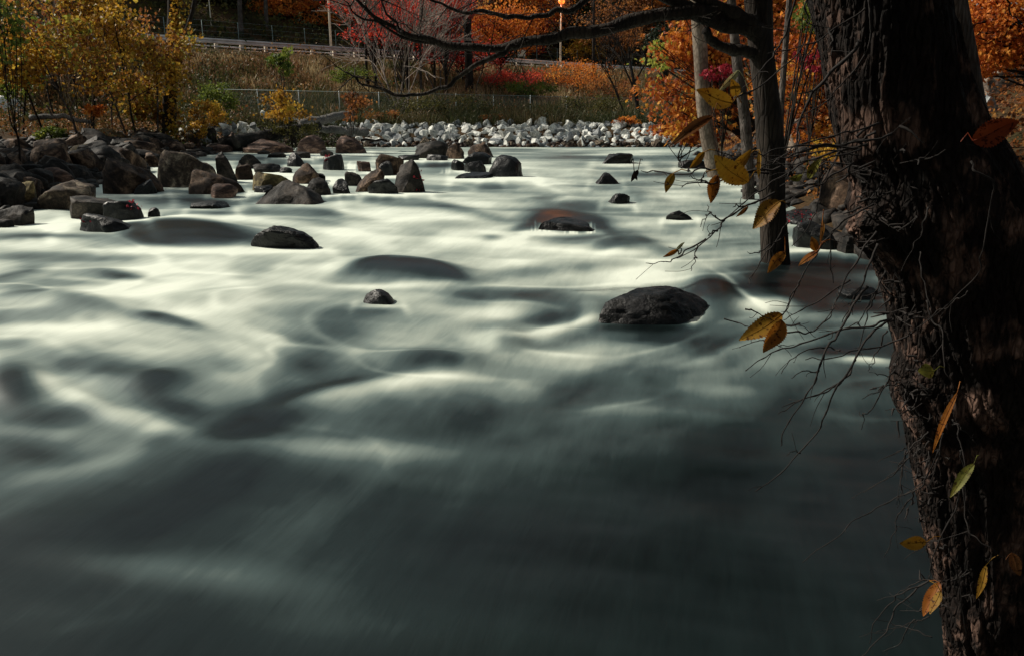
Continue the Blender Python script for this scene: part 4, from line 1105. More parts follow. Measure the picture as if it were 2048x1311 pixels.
# ---- red maples between road and river
def crown_cloud(root_label, px, py, Y, sx, sy, n, leaf, mat, seed, lobed=False, stems=3, cat='tree', group=None, name='maple_tree', base=None, minr=.02, r=.09, sxy=.7):
    """a tree whose crown fills an uneven cloud of clumps; its stems reach up from the ground into it"""
    rg = np.random.default_rng(seed)
    c = P(px, py, Y)
    m = Y / F_PX
    RX, RZ = sx * m, sy * m
    g = Vector((c.x + rg.normal() * .2, Y, float(ter(c.x, Y)))) if base is None else base
    root = link(name, None, None, g, root_label, cat, group)
    cl = []
    nc = max(14, int(n / 90))
    u = rg.normal(size=(nc, 3)); u /= np.linalg.norm(u, axis=1)[:, None]
    rad = rg.uniform(.25, 1, nc) ** .6
    K = np.array(c)[None] + u * rad[:, None] * np.array([RX, RX * sxy, RZ]) - np.array(g)
    K[:, 2] = np.maximum(K[:, 2], .25)
    idx = rg.integers(0, nc, n)
    cs = rg.uniform(.12, .3, nc) * (RX + RZ) / 2
    C = K[idx] + rg.normal(size=(n, 3)) * cs[idx][:, None] * np.array([1, 1, .55])
    C[:, 2] = np.maximum(C[:, 2], .08)
    tone = np.clip(.55 * rg.uniform(0, 1, nc)[idx] + .45 * rg.uniform(0, 1, n), 0, 1)
    # stems and limbs to the clumps
    mb = MB()
    hub = np.array([0, 0, max(.4, (c.z - g.z) * .45)])
    tp = resample([(0, 0, -.4), hub * .5 + rg.normal(size=3) * .1 * np.array([1, 1, 0]), hub, np.array(c) - np.array(g) + np.array([0, 0, RZ * .6])], 16)
    V, F = tube(tp, np.linspace(r, r * .25, 16), 8); mb.add(V, F)
    for k in range(nc):
        i = int(rg.integers(4, 15)); p0 = tp[i]
        if np.linalg.norm(K[k] - p0) < .2: continue
        mid = (p0 + K[k]) / 2 + rg.normal(size=3) * .12 * RX - np.array([0, 0, .05 * RX])
        V, F = tube(resample([p0, mid, K[k]], 7), np.linspace(r * .38, minr * .5, 7), 4, cap=False); mb.add(V, F)
    link('trunk', mb.mesh('trunk', M['bark_dark']), root)
    nobj = 0
    if lobed:
        # the largest-looking leaves single, the rest joined
        order = np.argsort(C[:, 1]); single = order[:lobed]; rest = order[lobed:]
        V, F, m_ = lobed_leaves(C[rest], leaf, rg)
        cr = link('crown', mesh_np('crown', V, [F], mat, False, {'tone': np.repeat(tone[rest], m_)}), root, kind='stuff')
        V0, F0 = lobed_leaf_local()
        mes = [mesh_np('leaf', V0 * leaf, [F0], mat, False, {'tone': np.full(len(V0), t_)}) for t_ in (.1, .35, .55, .75, .95)]
        for q in single:
            o = bpy.data.objects.new('leaf', mes[int(tone[q] * 4.99)]); COL.objects.link(o); o.parent = root
            o.location = C[q]; o.rotation_euler = (rg.uniform(-2.2, -.6), rg.uniform(-.8, .8), rg.uniform(0, 6.28)); k = rg.uniform(.75, 1.3); o.scale = (k, k, k)
    else:
        V, F = diamond_leaves(C, leaf, rg)
        link('crown', mesh_np('crown', V, [F], mat, False, {'tone': np.repeat(tone, 4)}), root)
    return root

hill_bushes()
crown_cloud('red maple with crimson crown behind the pale bare tree', 745, 20, 62, 80, 60, 5200, .16, M['l_red'], 31)
crown_cloud('scarlet maple branches right behind the pale leafless tree', 800, 45, 57, 75, 40, 3200, .15, M['l_red'], 131)
crown_cloud('scarlet maple at the very top left of the thick straight trunk', 890, 12, 59, 60, 36, 3200, .16, M['l_red'], 132)
crown_cloud('bright red maple, top centre above the overhanging branch', 860, 40, 66, 90, 55, 6500, .17, M['l_red'], 32)
crown_cloud('orange red maple right of the thick straight trunk', 1000, 55, 68, 85, 55, 6500, .17, M['l_orange'], 33)
crown_cloud('orange maple glowing beside the lit street lamp', 1085, 25, 99, 60, 50, 4500, .25, M['l_orange'], 34)
crown_cloud('dull red maple low on the slope beside the sign', 930, 105, 63, 85, 30, 3800, .14, M['l_red'], 35)
crown_cloud('thin rusty tree right of the lit lamp', 1225, 40, 74, 75, 55, 3600, .15, M['l_rust'], 36)
crown_cloud('dark green bush tree behind the orange maple', 1330, 90, 60, 36, 40, 3000, .14, M['l_darkgreen'], 37)
# shrubs on the slope and shore
SH = [(1150, 150, 62, 75, 24, 3400, 'orange', 'rust orange shrub bank lit by the lamp below the right guardrail'), (1230, 180, 58, 60, 22, 2400, 'rust', 'rusty shrub left of the dark bare tree'),
      (1040, 158, 60, 70, 14, 2000, 'red', 'low dark red shrub on the slope below the sign'), (1060, 180, 57, 50, 14, 2200, 'green', 'green creeping shrub on the middle of the slope'),
      (430, 200, 43, 42, 32, 2600, 'green', 'yellow green bushy sapling left of the chain-link fence'), (410, 225, 41, 40, 26, 1700, 'yellow', 'golden low shrub below the yellow green bush'),
      (700, 150, 56, 50, 12, 1500, 'green', 'green patch of shrub beneath the guardrail'), (880, 205, 50, 90, 12, 1800, 'olive', 'olive shrub along the fence below the thick trunk'),
      (1180, 212, 52, 90, 14, 2400, 'olive', 'dark olive shrub over the right end of the fence'), (775, 235, 48.5, 30, 12, 1000, 'rust', 'brown shrub just behind the left end of the riprap'),
      (985, 238, 48.5, 26, 11, 900, 'rust', 'round brown shrub behind the middle of the riprap'), (1250, 245, 47.6, 26, 9, 700, 'orange', 'small orange shrub above the right end of the riprap'),
      (395, 262, 38, 22, 14, 600, 'yellow', 'tiny yellow leaved shrub at the white stone heap'), (186, 222, 35, 18, 18, 600, 'orange', 'small orange red shrub among the yellow saplings'),
      (100, 268, 33, 30, 16, 900, 'green', 'low dark leafy shrub over the shaded left boulders'), (590, 262, 40, 50, 14, 1100, 'olive', 'small leaved shrub growing over the dark fallen log')]
for i, (px, py, Y, sx, sy, n, kd, lab) in enumerate(SH):
    crown_cloud(lab, px, py, Y, sx, sy, int(n * 1.1), .10 if Y > 40 else .09, M['l_' + kd], 60 + i, cat='shrub', name='shrub', r=.03, minr=.01, group='shrubs on the slope and shore')
# young sycamore and the two orange shrubs by the logs (large leaves)
crown_cloud('young sycamore with big green leaves at its top, in front of the slope', 558, 122, 40, 24, 26, 170, .34, M['l_green'], 81, lobed=100, cat='sapling', name='sapling', r=.035, minr=.012)
crown_cloud('orange and yellow leaved lower sapling beneath the young sycamore', 570, 215, 39.5, 50, 32, 700, .24, M['l_yellow'], 82, lobed=200, cat='sapling', name='sapling', r=.03)
crown_cloud('dark orange leaved shrub standing behind the bare grey log', 714, 212, 41, 26, 30, 420, .24, M['l_rust'], 83, lobed=200, cat='shrub', name='shrub', r=.03)
crown_cloud('green sapling spray with large yellow leaves at the left frame edge', 15, 60, 22, 40, 75, 420, .17, M['l_green'], 84, lobed=200, cat='sapling', name='sapling', r=.03)

# ---- orange maple on the right and friends
crown_cloud('large orange maple behind the pale trunk on the right bank', 1400, 150, 29, 105, 125, 4200, .26, M['l_maple'], 91, lobed=300, base=Vector((8.6, 29.4, float(ter(8.6, 29.4)))), r=.12, sxy=.45)
crown_cloud('low orange maple shoots hanging over the right end of the riprap', 1385, 262, 31, 75, 26, 1300, .25, M['l_maple'], 92, lobed=200, r=.05, sxy=.5, name='maple_sapling', cat='sapling')
crown_cloud('orange maple with yellow leaves between the dark trunk and the big trunk', 1625, 150, 22, 95, 150, 4200, .18, M['l_maple'], 93, lobed=300, base=Vector((9.2, 22.5, float(ter(9.2, 22.5)))), r=.12, sxy=.5)
crown_cloud('crimson leaved sapling between the pale trunk and the grey trunk', 1440, 145, 24, 32, 14, 320, .14, M['l_crimson'], 94, lobed=150, name='maple_sapling', cat='sapling', r=.03)
crown_cloud('crimson leaved sapling left of the big foreground trunk', 1640, 120, 20.5, 50, 22, 420, .12, M['l_crimson'], 95, lobed=150, name='maple_sapling', cat='sapling', r=.03)
crown_cloud('yellow green sapling spray at the top left of the big foreground trunk', 1620, 40, 16, 45, 40, 700, .10, M['l_green'], 96, lobed=150, name='maple_sapling', cat='sapling', r=.03)
crown_cloud('orange red maple filling the top right corner', 2010, 60, 15, 110, 100, 6500, .105, M['l_orange'], 97, lobed=300, base=Vector((11.0, 15.5, float(ter(11, 15.5)))), r=.1, sxy=.5)
crown_cloud('tall orange maple rising behind the right bank trees', 1800, 20, 26, 160, 130, 6500, .17, M['l_orange'], 98, base=Vector((14.0, 26, float(ter(14, 26)))), r=.16)
crown_cloud('light yellow green leaved shoots at the left rim of the orange maple', 1305, 130, 27.5, 22, 60, 120, .18, M['l_tipgreen'], 99, lobed=60, base=Vector((8.2, 28.2, float(ter(8.2, 28.2)))), r=.03, name='maple_sapling', cat='sapling')
crown_cloud('tall yellow orange tree above the grey and dark trunks', 1520, -10, 34, 130, 90, 5200, .18, M['l_maple'], 90, r=.14, name='maple_tree')
crown_cloud('small yellow leaved shoot by the layered boulder on the right bank', 1655, 300, 17, 38, 22, 380, .10, M['l_yellow'], 89, lobed=120, name='shrub', cat='shrub', r=.02)

# ---- bare trees
def bare_tree(px, Y, ybase, h, mat, label, seed, fork, r, spread=.4, depth=4, kids=(3, 4), lean=(0, 0), shrink=.6, minr=.008):
    rg = np.random.default_rng(seed); out = []; tips = []
    g = P(px, ybase, Y); g.z = min(g.z, float(ter(g.x, Y)) + .1)
    for k in range(fork):
        a = (k + .5) / fork * 2 - 1
        d = np.array([a * .55 + lean[0] + rg.normal() * .06, rg.normal() * .15, 1.0])
        grow(rg, (rg.normal() * .12, rg.normal() * .1, -.3), d, h * rg.uniform(.5, .72), r * rg.uniform(.7, 1.1), depth, out, tips, .2, spread, kids, shrink, .3)
    mb = MB()
    for pts, rad in out:
        V, F = tube(pts, np.maximum(rad, minr), 6 if rad[0] > .03 else 3, cap=False); mb.add(V, F)
    root = link('bare_tree', None, None, g, label, 'tree')
    link('trunk', mb.mesh('trunk', M[mat]), root)
    return root
bare_tree(800, 52, 212, 9.5, 'twig_pale', 'pale leafless multi-stemmed tree fanning up in front of the red maples', 41, 6, .06, depth=3, kids=(4, 6), minr=.014)
bare_tree(1275, 50, 243, 9, 'bark_dark', 'dark leafless forked tree left of the orange maple', 42, 1, .15, lean=(-.12, 0), depth=4, kids=(3, 4), spread=.5, minr=.012)
bare_tree(1262, 50.5, 243, 7, 'bark_dark', 'dark leafless leaning stem against the forked tree', 43, 1, .09, lean=(-.5, 0), depth=3, kids=(3, 4), spread=.45, minr=.012)
bare_tree(1210, 80, 130, 11, 'bark_dark', 'thin leafless tree behind the road right of the lit lamp', 44, 3, .08, depth=3, kids=(4, 5), minr=.018)
bare_tree(880, 56, 185, 8, 'bark_grey', 'grey leafless brushy tree between pale bare tree and thick trunk', 45, 3, .05, depth=3, kids=(4, 5), minr=.012)
bare_tree(170, 37.5, 262, 6, 'twig_pale', 'pale leafless bush among the yellow saplings', 46, 4, .03, depth=2, kids=(4, 5), minr=.008)

# ------------------------------------------------------------------ chain-link fence on the far bank
fr = link('chain_link_fence', None, None, (-17.5, 49, float(ter(-17.5, 49))), 'grey green chain-link fence running behind the weeds of the far bank', 'fence')
A = Vector((-17.5, 49.0, 3.15)); Bv = Vector((10.5, 54.5, 2.65)); fb = Vector(fr.location)
def fpt(f, dz): p = A.lerp(Bv, f); return Vector((p.x, p.y, p.z + dz)) - fb
nposts = 13
for i in range(nposts):
    f = i / (nposts - 1); V, F = tube([fpt(f, -2.1), fpt(f, -1), fpt(f, .04)], .026, 8); mb = MB(); mb.add(V, F)
    link('post', mb.mesh('post', M['steel']), fr)
V, F = tube([fpt(0, 0), fpt(.5, 0), fpt(1, 0)], .012, 6); mb = MB(); mb.add(V, F); link('top_rail', mb.mesh('top_rail', M['fence_wire']), fr)
mb = MB(); Ln = (Bv - A).length; H = 1.8; stp = .085
k = -H
while k < Ln:
    for sg in (1, -1):
        p0 = fpt(max(0, min(1, (k if sg > 0 else k + H) / Ln)), 0); x0 = k if sg > 0 else k + H; x1 = k + H if sg > 0 else k
        # clip a diagonal wire to the fence
        za, zb = 0.0, -H
        if x0 < 0: za = -(0 - x0); x0 = 0
        if x1 < 0: zb = -H + (0 - x1); x1 = 0
        if x0 > Ln: za = -(x0 - Ln); x0 = Ln
        if x1 > Ln: zb = -H + (x1 - Ln); x1 = Ln
        q0 = np.array(fpt(x0 / Ln, za)); q1 = np.array(fpt(x1 / Ln, zb)); r_ = .0035
        o_ = np.array([0, r_, 0]); u_ = np.array([0, 0, r_])
        mb.add([q0 - u_, q0 + o_, q0 + u_, q1 - u_, q1 + o_, q1 + u_], np.array([[0, 1, 4, 3], [1, 2, 5, 4], [2, 0, 3, 5]]))
    k += stp
link('wire_mesh', mb.mesh('wire_mesh', M['fence_wire'], False), fr, kind='stuff')

# ---- highway fence on the hill side of the road
def far_fence(x0, x1, off, h, label, wires=7):
    r0 = Vector((x0, road_y(x0) + off, road_z(x0)))
    root = link('highway_fence', None, None, r0, label, 'fence')
    n_ = int((x1 - x0) / 2.4)
    for i in range(n_ + 1):
        X = x0 + (x1 - x0) * i / n_; p = Vector((X, road_y(X) + off, road_z(X))) - r0
        V, F = tube([p + Vector((0, 0, -.2)), p + Vector((0, 0, h / 2)), p + Vector((0, 0, h))], .025, 6); mb = MB(); mb.add(V, F); link('post', mb.mesh('post', M['fence_wire']), root)
    for j in range(wires):
        z = h * (j + 1) / wires
        X = np.linspace(x0, x1, 12); V, F = tube(np.stack([X - r0.x, road_y(X) + off - r0.y, road_z(X) + z - r0.z], 1), .006, 4); mb = MB(); mb.add(V, F)
        link('wire', mb.mesh('wire', M['fence_wire']), root)
far_fence(-34, 20, 12.9, 3.0, 'tall wire fence along the hill side of the road')

# ---- guardrail
gr0 = Vector((-40, float(road_y(-40)) - .9, float(road_z(-40))))
gr = link('guardrail', None, None, gr0, 'grey steel guardrail with block posts along the river side of the road', 'guardrail')
xs_ = np.arange(-40, 40, 1.5)
ang = math.atan(.783)
for X in xs_:
    c = np.array([X, road_y(X) - .9, road_z(X)]) - np.array(gr0)
    mb = MB(); mb.box(c + np.array([0, 0, .36]), (.26, .16, .82), ang); link('post', mb.mesh('post', M['pole_paint'], False), gr)
mb = MB()
prof = [(0, -.18), (.05, -.12), (.05, -.06), (0, 0), (.05, .06), (.05, .12), (0, .18)]
X = np.linspace(-41, 41, 60); nx, ny = math.sin(ang), -math.cos(ang)
V = np.concatenate([np.stack([X + nx * (o_ + .14), road_y(X) - .9 + ny * (o_ + .14), road_z(X) + .58 + z_], 1) for o_, z_ in prof]) - np.array(gr0)
i_ = np.arange(59); F = np.concatenate([np.stack([i_ + 60 * k, i_ + 1 + 60 * k, i_ + 61 + 60 * k, i_ + 60 + 60 * k], 1) for k in range(6)])
mb.add(V, F); link('rail', mb.mesh('rail', M['rail_steel'], False), gr)
mb = MB()
V, F = tube(np.stack([X, road_y(X) - 1.05, road_z(X) + .20], 1) - np.array(gr0), .05, 6); mb.add(V, F); link('lower_rail', mb.mesh('lower_rail', M['rail_steel']), gr)

# ---- lamp poles
def pole(px, Y, top_py, label, lit=False, arm=True, w_=.09):
    g = gpos(px, Y); rb = Vector((g.x, Y, float(road_z(g.x)))); top = P(px, top_py, Y)
    root = link('street_lamp', None, None, rb, label, 'street lamp')
    h = top.z - rb.z
    V, F = tube([(0, 0, -.3), (0, 0, h / 2), (0, 0, h)], [w_ * 1.2, w_, w_ * .75], 10); mb = MB(); mb.add(V, F); link('pole', mb.mesh('pole', M['pole_paint']), root)
    mb = MB(); mb.box((0, 0, .12), (.5, .5, .3)); link('base', mb.mesh('base', M['steel'], False), root)
    V, F = ico(2); V = V * np.array([.34, .3, .16]); V[:, 2] = np.maximum(V[:, 2], -.06)
    mb = MB(); mb.add(V + np.array([0, -.1, h + .12]), F); link('lamp_head', mb.mesh('lamp_head', M['steel']), root)
    V = ico(2)[0] * np.array([.34, .3, .24]); mb = MB(); mb.add(V + np.array([0, -.12, h]), F); link('lamp_glass', mb.mesh('lamp_glass', M['lamp_glass'] if lit else M['steel']), root)
    if lit:
        ld = bpy.data.lights.new('lamp_light', 'POINT'); ld.energy = 240; ld.color = (1.0, .30, .07); ld.shadow_soft_size = .3
        lo = bpy.data.objects.new('lamp_light', ld); COL.objects.link(lo); lo.parent = root; lo.location = (0, -1.8, h + .1)
    return root
pole(663, 72, -60, 'tall cream lamp pole behind the guardrail, unlit, left of the red maples')
pole(1121, 84, 4, 'slim pale street lamp glowing bright orange at the top of the picture', True)
pole(428, 80, -40, 'thin pale pole standing behind the guardrail on the left', w_=.05)
# ---- sign seen from behind
g = gpos(1043, 80); g.z = float(road_z(g.x))
sg = link('road_sign', None, None, g, 'small blank backed road sign on two posts, pinkish, above the guardrail', 'sign')
top = P(1043, 100, 80).z - g.z
for dx in (-.25, .25):
    mb = MB(); mb.box((dx, .05, top / 2), (.06, .06, top)); link('post', mb.mesh('post', M['steel'], False), sg)
mb = MB(); mb.box((0, 0, top - .3), (.75, .03, .6)); link('panel', mb.mesh('panel', M['pole_paint'], False), sg)

# ------------------------------------------------------------------ right bank trunks
simple_trunk('pale_trunk_tree', [(1388, -80), (1398, 60), (1403, 140), (1407, 200), (1413, 262), (1425, 320), (1436, 356)], 24.5, [26, 27, 26, 28, 28, 32, 40], 'bark_pale',
             'smooth pale barked trunk at the water, leftmost of the right bank trunks', sides=28, seed=5, detail=.012, n=90)
simple_trunk('grey_trunk_tree', [(1458, -60), (1468, 60), (1476, 140), (1486, 210), (1494, 290), (1497, 408)], 18.5, [16, 17, 19, 20, 22, 24], 'bark_grey',
             'grey barked slim trunk between the pale and the dark trunks', sides=20, seed=6, detail=.015, n=80)
simple_trunk('thin_trunk_tree', [(1584, -60), (1574, 60), (1567, 150), (1561, 230), (1560, 320)], 15, [10, 11, 12, 13, 16], 'bark_grey', 'thin grey brown trunk just right of the dark trunk', sides=14, seed=7, n=60)
dk, pp, bb = simple_trunk('dark_trunk_tree', [(1502, -120), (1516, 0), (1522, 90), (1532, 180), (1541, 290), (1545, 400), (1552, 520)], 10.8, [44, 50, 44, 46, 52, 50, 56], 'bark_dark',
             'dark trunk standing in the water whose long limb reaches left across the top', sides=30, seed=8, detail=.02, n=130)
bb = Vector(bb)
def limb(path, w0, w1, n=40, wig=.03, mat='bark_dark', name='branch', root=None, origin=None, seed=0, sides=9):
    pts = resample([P(x, y, Y) - origin for x, y, Y in path], n, wig, seed)
    rad = np.linspace(w0, w1, n) / 2 / F_PX * 10.5
    rad = rad * (1 + .12 * vnoise(np.arange(n) * .6, np.zeros(n), seed=seed + 2))
    V, F = tube(pts, rad, sides); mb = MB(); mb.add(V, F)
    return link(name, mb.mesh(name, M[mat]), root), pts
def twiglets(pts, root, nt, ln, r, mat, seed, down=0.0, name='twig'):
    rg = np.random.default_rng(seed)
    mb = MB()
    for k in range(nt):
        i = int(rg.integers(3, len(pts) - 1)); out = []; tips = []
        d = rg.normal(size=3); d[1] *= .5; d[2] += down
        grow(rg, pts[i], d, ln * rg.uniform(.5, 1.2), r, 1, out, tips, 0.05, .6, (1, 3), .6, .35)
        for p_, r_ in out:
            V, F = tube(p_, np.maximum(r_, r * .35), 4, cap=False); mb.add(V, F)
    return link(name, mb.mesh(name, M[mat]), root)
LB = [([(1515, 60, 10.7), (1455, 30, 10.6), (1385, 22, 10.4), (1290, 40, 10.2), (1200, 60, 10), (1140, 70, 10), (1060, 84, 10), (960, 97, 10), (875, 87, 10), (805, 62, 10), (745, 28, 10), (690, -25, 10)], 34, 4, 9),
      ([(1050, 88, 10), (1010, 103, 9.9), (960, 132, 9.8), (905, 165, 9.8), (840, 193, 9.8), (780, 184, 9.7), (722, 165, 9.7), (688, 141, 9.7)], 11, 2.5, 4),
      ([(1230, -40, 10.4), (1175, 0, 10.2), (1120, 23, 10), (1060, 34, 10), (1000, 29, 10), (930, 22, 10), (880, 8, 10), (830, -20, 10)], 14, 3, 3),
      ([(1520, 65, 10.7), (1470, 55, 10.6), (1420, 38, 10.5), (1350, 5, 10.4), (1290, -30, 10.4)], 36, 16, 3),
      ([(1510, 45, 10.6), (1450, 18, 10.5), (1390, -10, 10.4), (1330, -50, 10.3)], 26, 12, 2),
      ([(870, 87, 10), (815, 78, 10), (770, 52, 10), (720, 30, 9.9), (680, -5, 9.9)], 7, 2, 4),
      ([(1410, 60, 10.5), (1440, 95, 10.6), (1480, 103, 10.7), (1520, 110, 10.8)], 16, 24, 0),
      ([(800, 62, 10), (765, 10, 9.9), (740, -20, 9.9)], 5, 2, 1)]
for k, (pa, w0, w1, ntw) in enumerate(LB):
    _, pts = limb(pa, w0, w1, root=dk, origin=bb, seed=k + 1, n=60 if len(pa) > 6 else 26)
    if ntw: twiglets(pts, dk, ntw * 3, .5, .008, 'bark_dark', 70 + k, down=.1)

# secondary trunk behind the big one
simple_trunk('ridged_trunk_tree', [(1868, -120), (1894, 0), (1916, 100), (1938, 200), (1958, 290), (1985, 380), (2008, 450), (2020, 540)], 5.2, [66, 64, 60, 54, 52, 62, 72, 86], 'bark_ridged',
             'ridged grey brown trunk leaning behind the big trunk at the right edge', sides=48, seed=9, detail=.02, n=200, base_drop=.9)

# ------------------------------------------------------------------ the big foreground trunk
ED = [(-260, 1575, 1800), (-150, 1608, 1832), (0, 1640, 1872), (150, 1668, 1908), (230, 1690, 1932), (300, 1716, 1962), (360, 1728, 2000), (420, 1736, 2030), (500, 1762, 2050),
      (600, 1782, 2070), (700, 1800, 2085), (760, 1786, 2090), (800, 1806, 2095), (900, 1820, 2105), (1000, 1834, 2110), (1100, 1850, 2125), (1200, 1868, 2140), (1311, 1880, 2160), (1450, 1880, 2190), (1650, 1860, 2230)]
YT = 2.25
cen = [P((l + r) / 2, y, YT + (0.0 if y < 400 else (y - 400) * .00012)) for y, l, r in ED]
wid = np.array([(r - l) / 2 / F_PX * YT * .985 for y, l, r in ED])
elm = link('elm_tree', None, None, cen[-1], 'big rough barked trunk filling the right foreground, with bare twigs and yellow leaves', 'tree')
eo = Vector(cen[-1])
nr, ns = 620, 300
pp = resample([c - eo for c in cen], nr)
rad = np.interp(np.linspace(0, 1, nr), np.linspace(0, 1, len(wid)), wid)
V, F = tube(pp, rad, ns, cap=False)
ax = np.repeat(pp, ns, 0); dirn = V - ax
ang = np.tile(np.arange(ns) / ns * 2 * math.pi, nr); zc = V[:, 2]
tw = ang + .25 * vnoise(zc * 2, zc * 0, seed=31)
cxn, syn = np.cos(tw), np.sin(tw)
ridge = 1 - np.abs(fbm(cxn * 5.6, syn * 5.6, zc * 3.4, seed=51, octs=3)) * 2.4
plate = np.abs(fbm(cxn * 9, syn * 9, zc * 8, seed=57, octs=3))
fine = fbm(cxn * 22, syn * 22, zc * 16, seed=53, octs=3)
big = fbm(cxn * 1.3, syn * 1.3, zc * 2.1, seed=55, octs=2)
V = ax + dirn * (1 + .055 * np.clip(ridge, -.6, 1) - .05 * np.exp(-(plate / .07) ** 2) + .02 * fine + .07 * big)[:, None]
# swellings where shoots sprout
for (bx, by, br, amp) in [(1745, 430, .10, .07), (1800, 765, .075, .06), (1835, 860, .06, .035), (1830, 1010, .05, .025), (1900, 1290, .1, .06), (1720, 300, .07, .03)]:
    bp = np.array(P(bx + 18, by, YT - .05) - eo); dd = np.linalg.norm(V - bp, axis=1)
    V = V + (dirn / np.linalg.norm(dirn, axis=1)[:, None]) * (amp * np.exp(-(dd / br) ** 2) * (1 + .5 * fbm(V[:, 0] * 30, V[:, 1] * 30, V[:, 2] * 30, seed=61)))[:, None]
mb = MB(); mb.add(V, F); link('trunk', mb.mesh('trunk', M['bark_elm']), elm)
SURF = V
# sprout tangles
for q, (bx, by, nn, ln) in enumerate([(1745, 430, 20, .08), (1800, 765, 24, .06), (1840, 880, 14, .05), (1735, 340, 10, .15), (1790, 600, 12, .08), (1835, 1000, 10, .05), (1880, 1180, 10, .07)]):
    rg = np.random.default_rng(200 + q); mb = MB()
    c0 = np.array(P(bx + 22, by, YT - .12) - eo)
    for k in range(nn):
        p0 = c0 + rg.normal(size=3) * np.array([.03, .03, .05]); d = rg.normal(size=3) * np.array([.8, .5, .7]) + np.array([-.7, -.35, 0.05]); out = []; tips = []
        grow(rg, p0, d, ln * rg.uniform(.4, 1.3), .0017, 1, out, tips, 0, .7, (1, 2), .6, .4)
        for p_, r_ in out:
            v, f = tube(p_, np.maximum(r_, .0007), 4, cap=False); mb.add(v, f)
    link('shoot_tangle', mb.mesh('shoot_tangle', M['twig']), elm, kind='stuff')

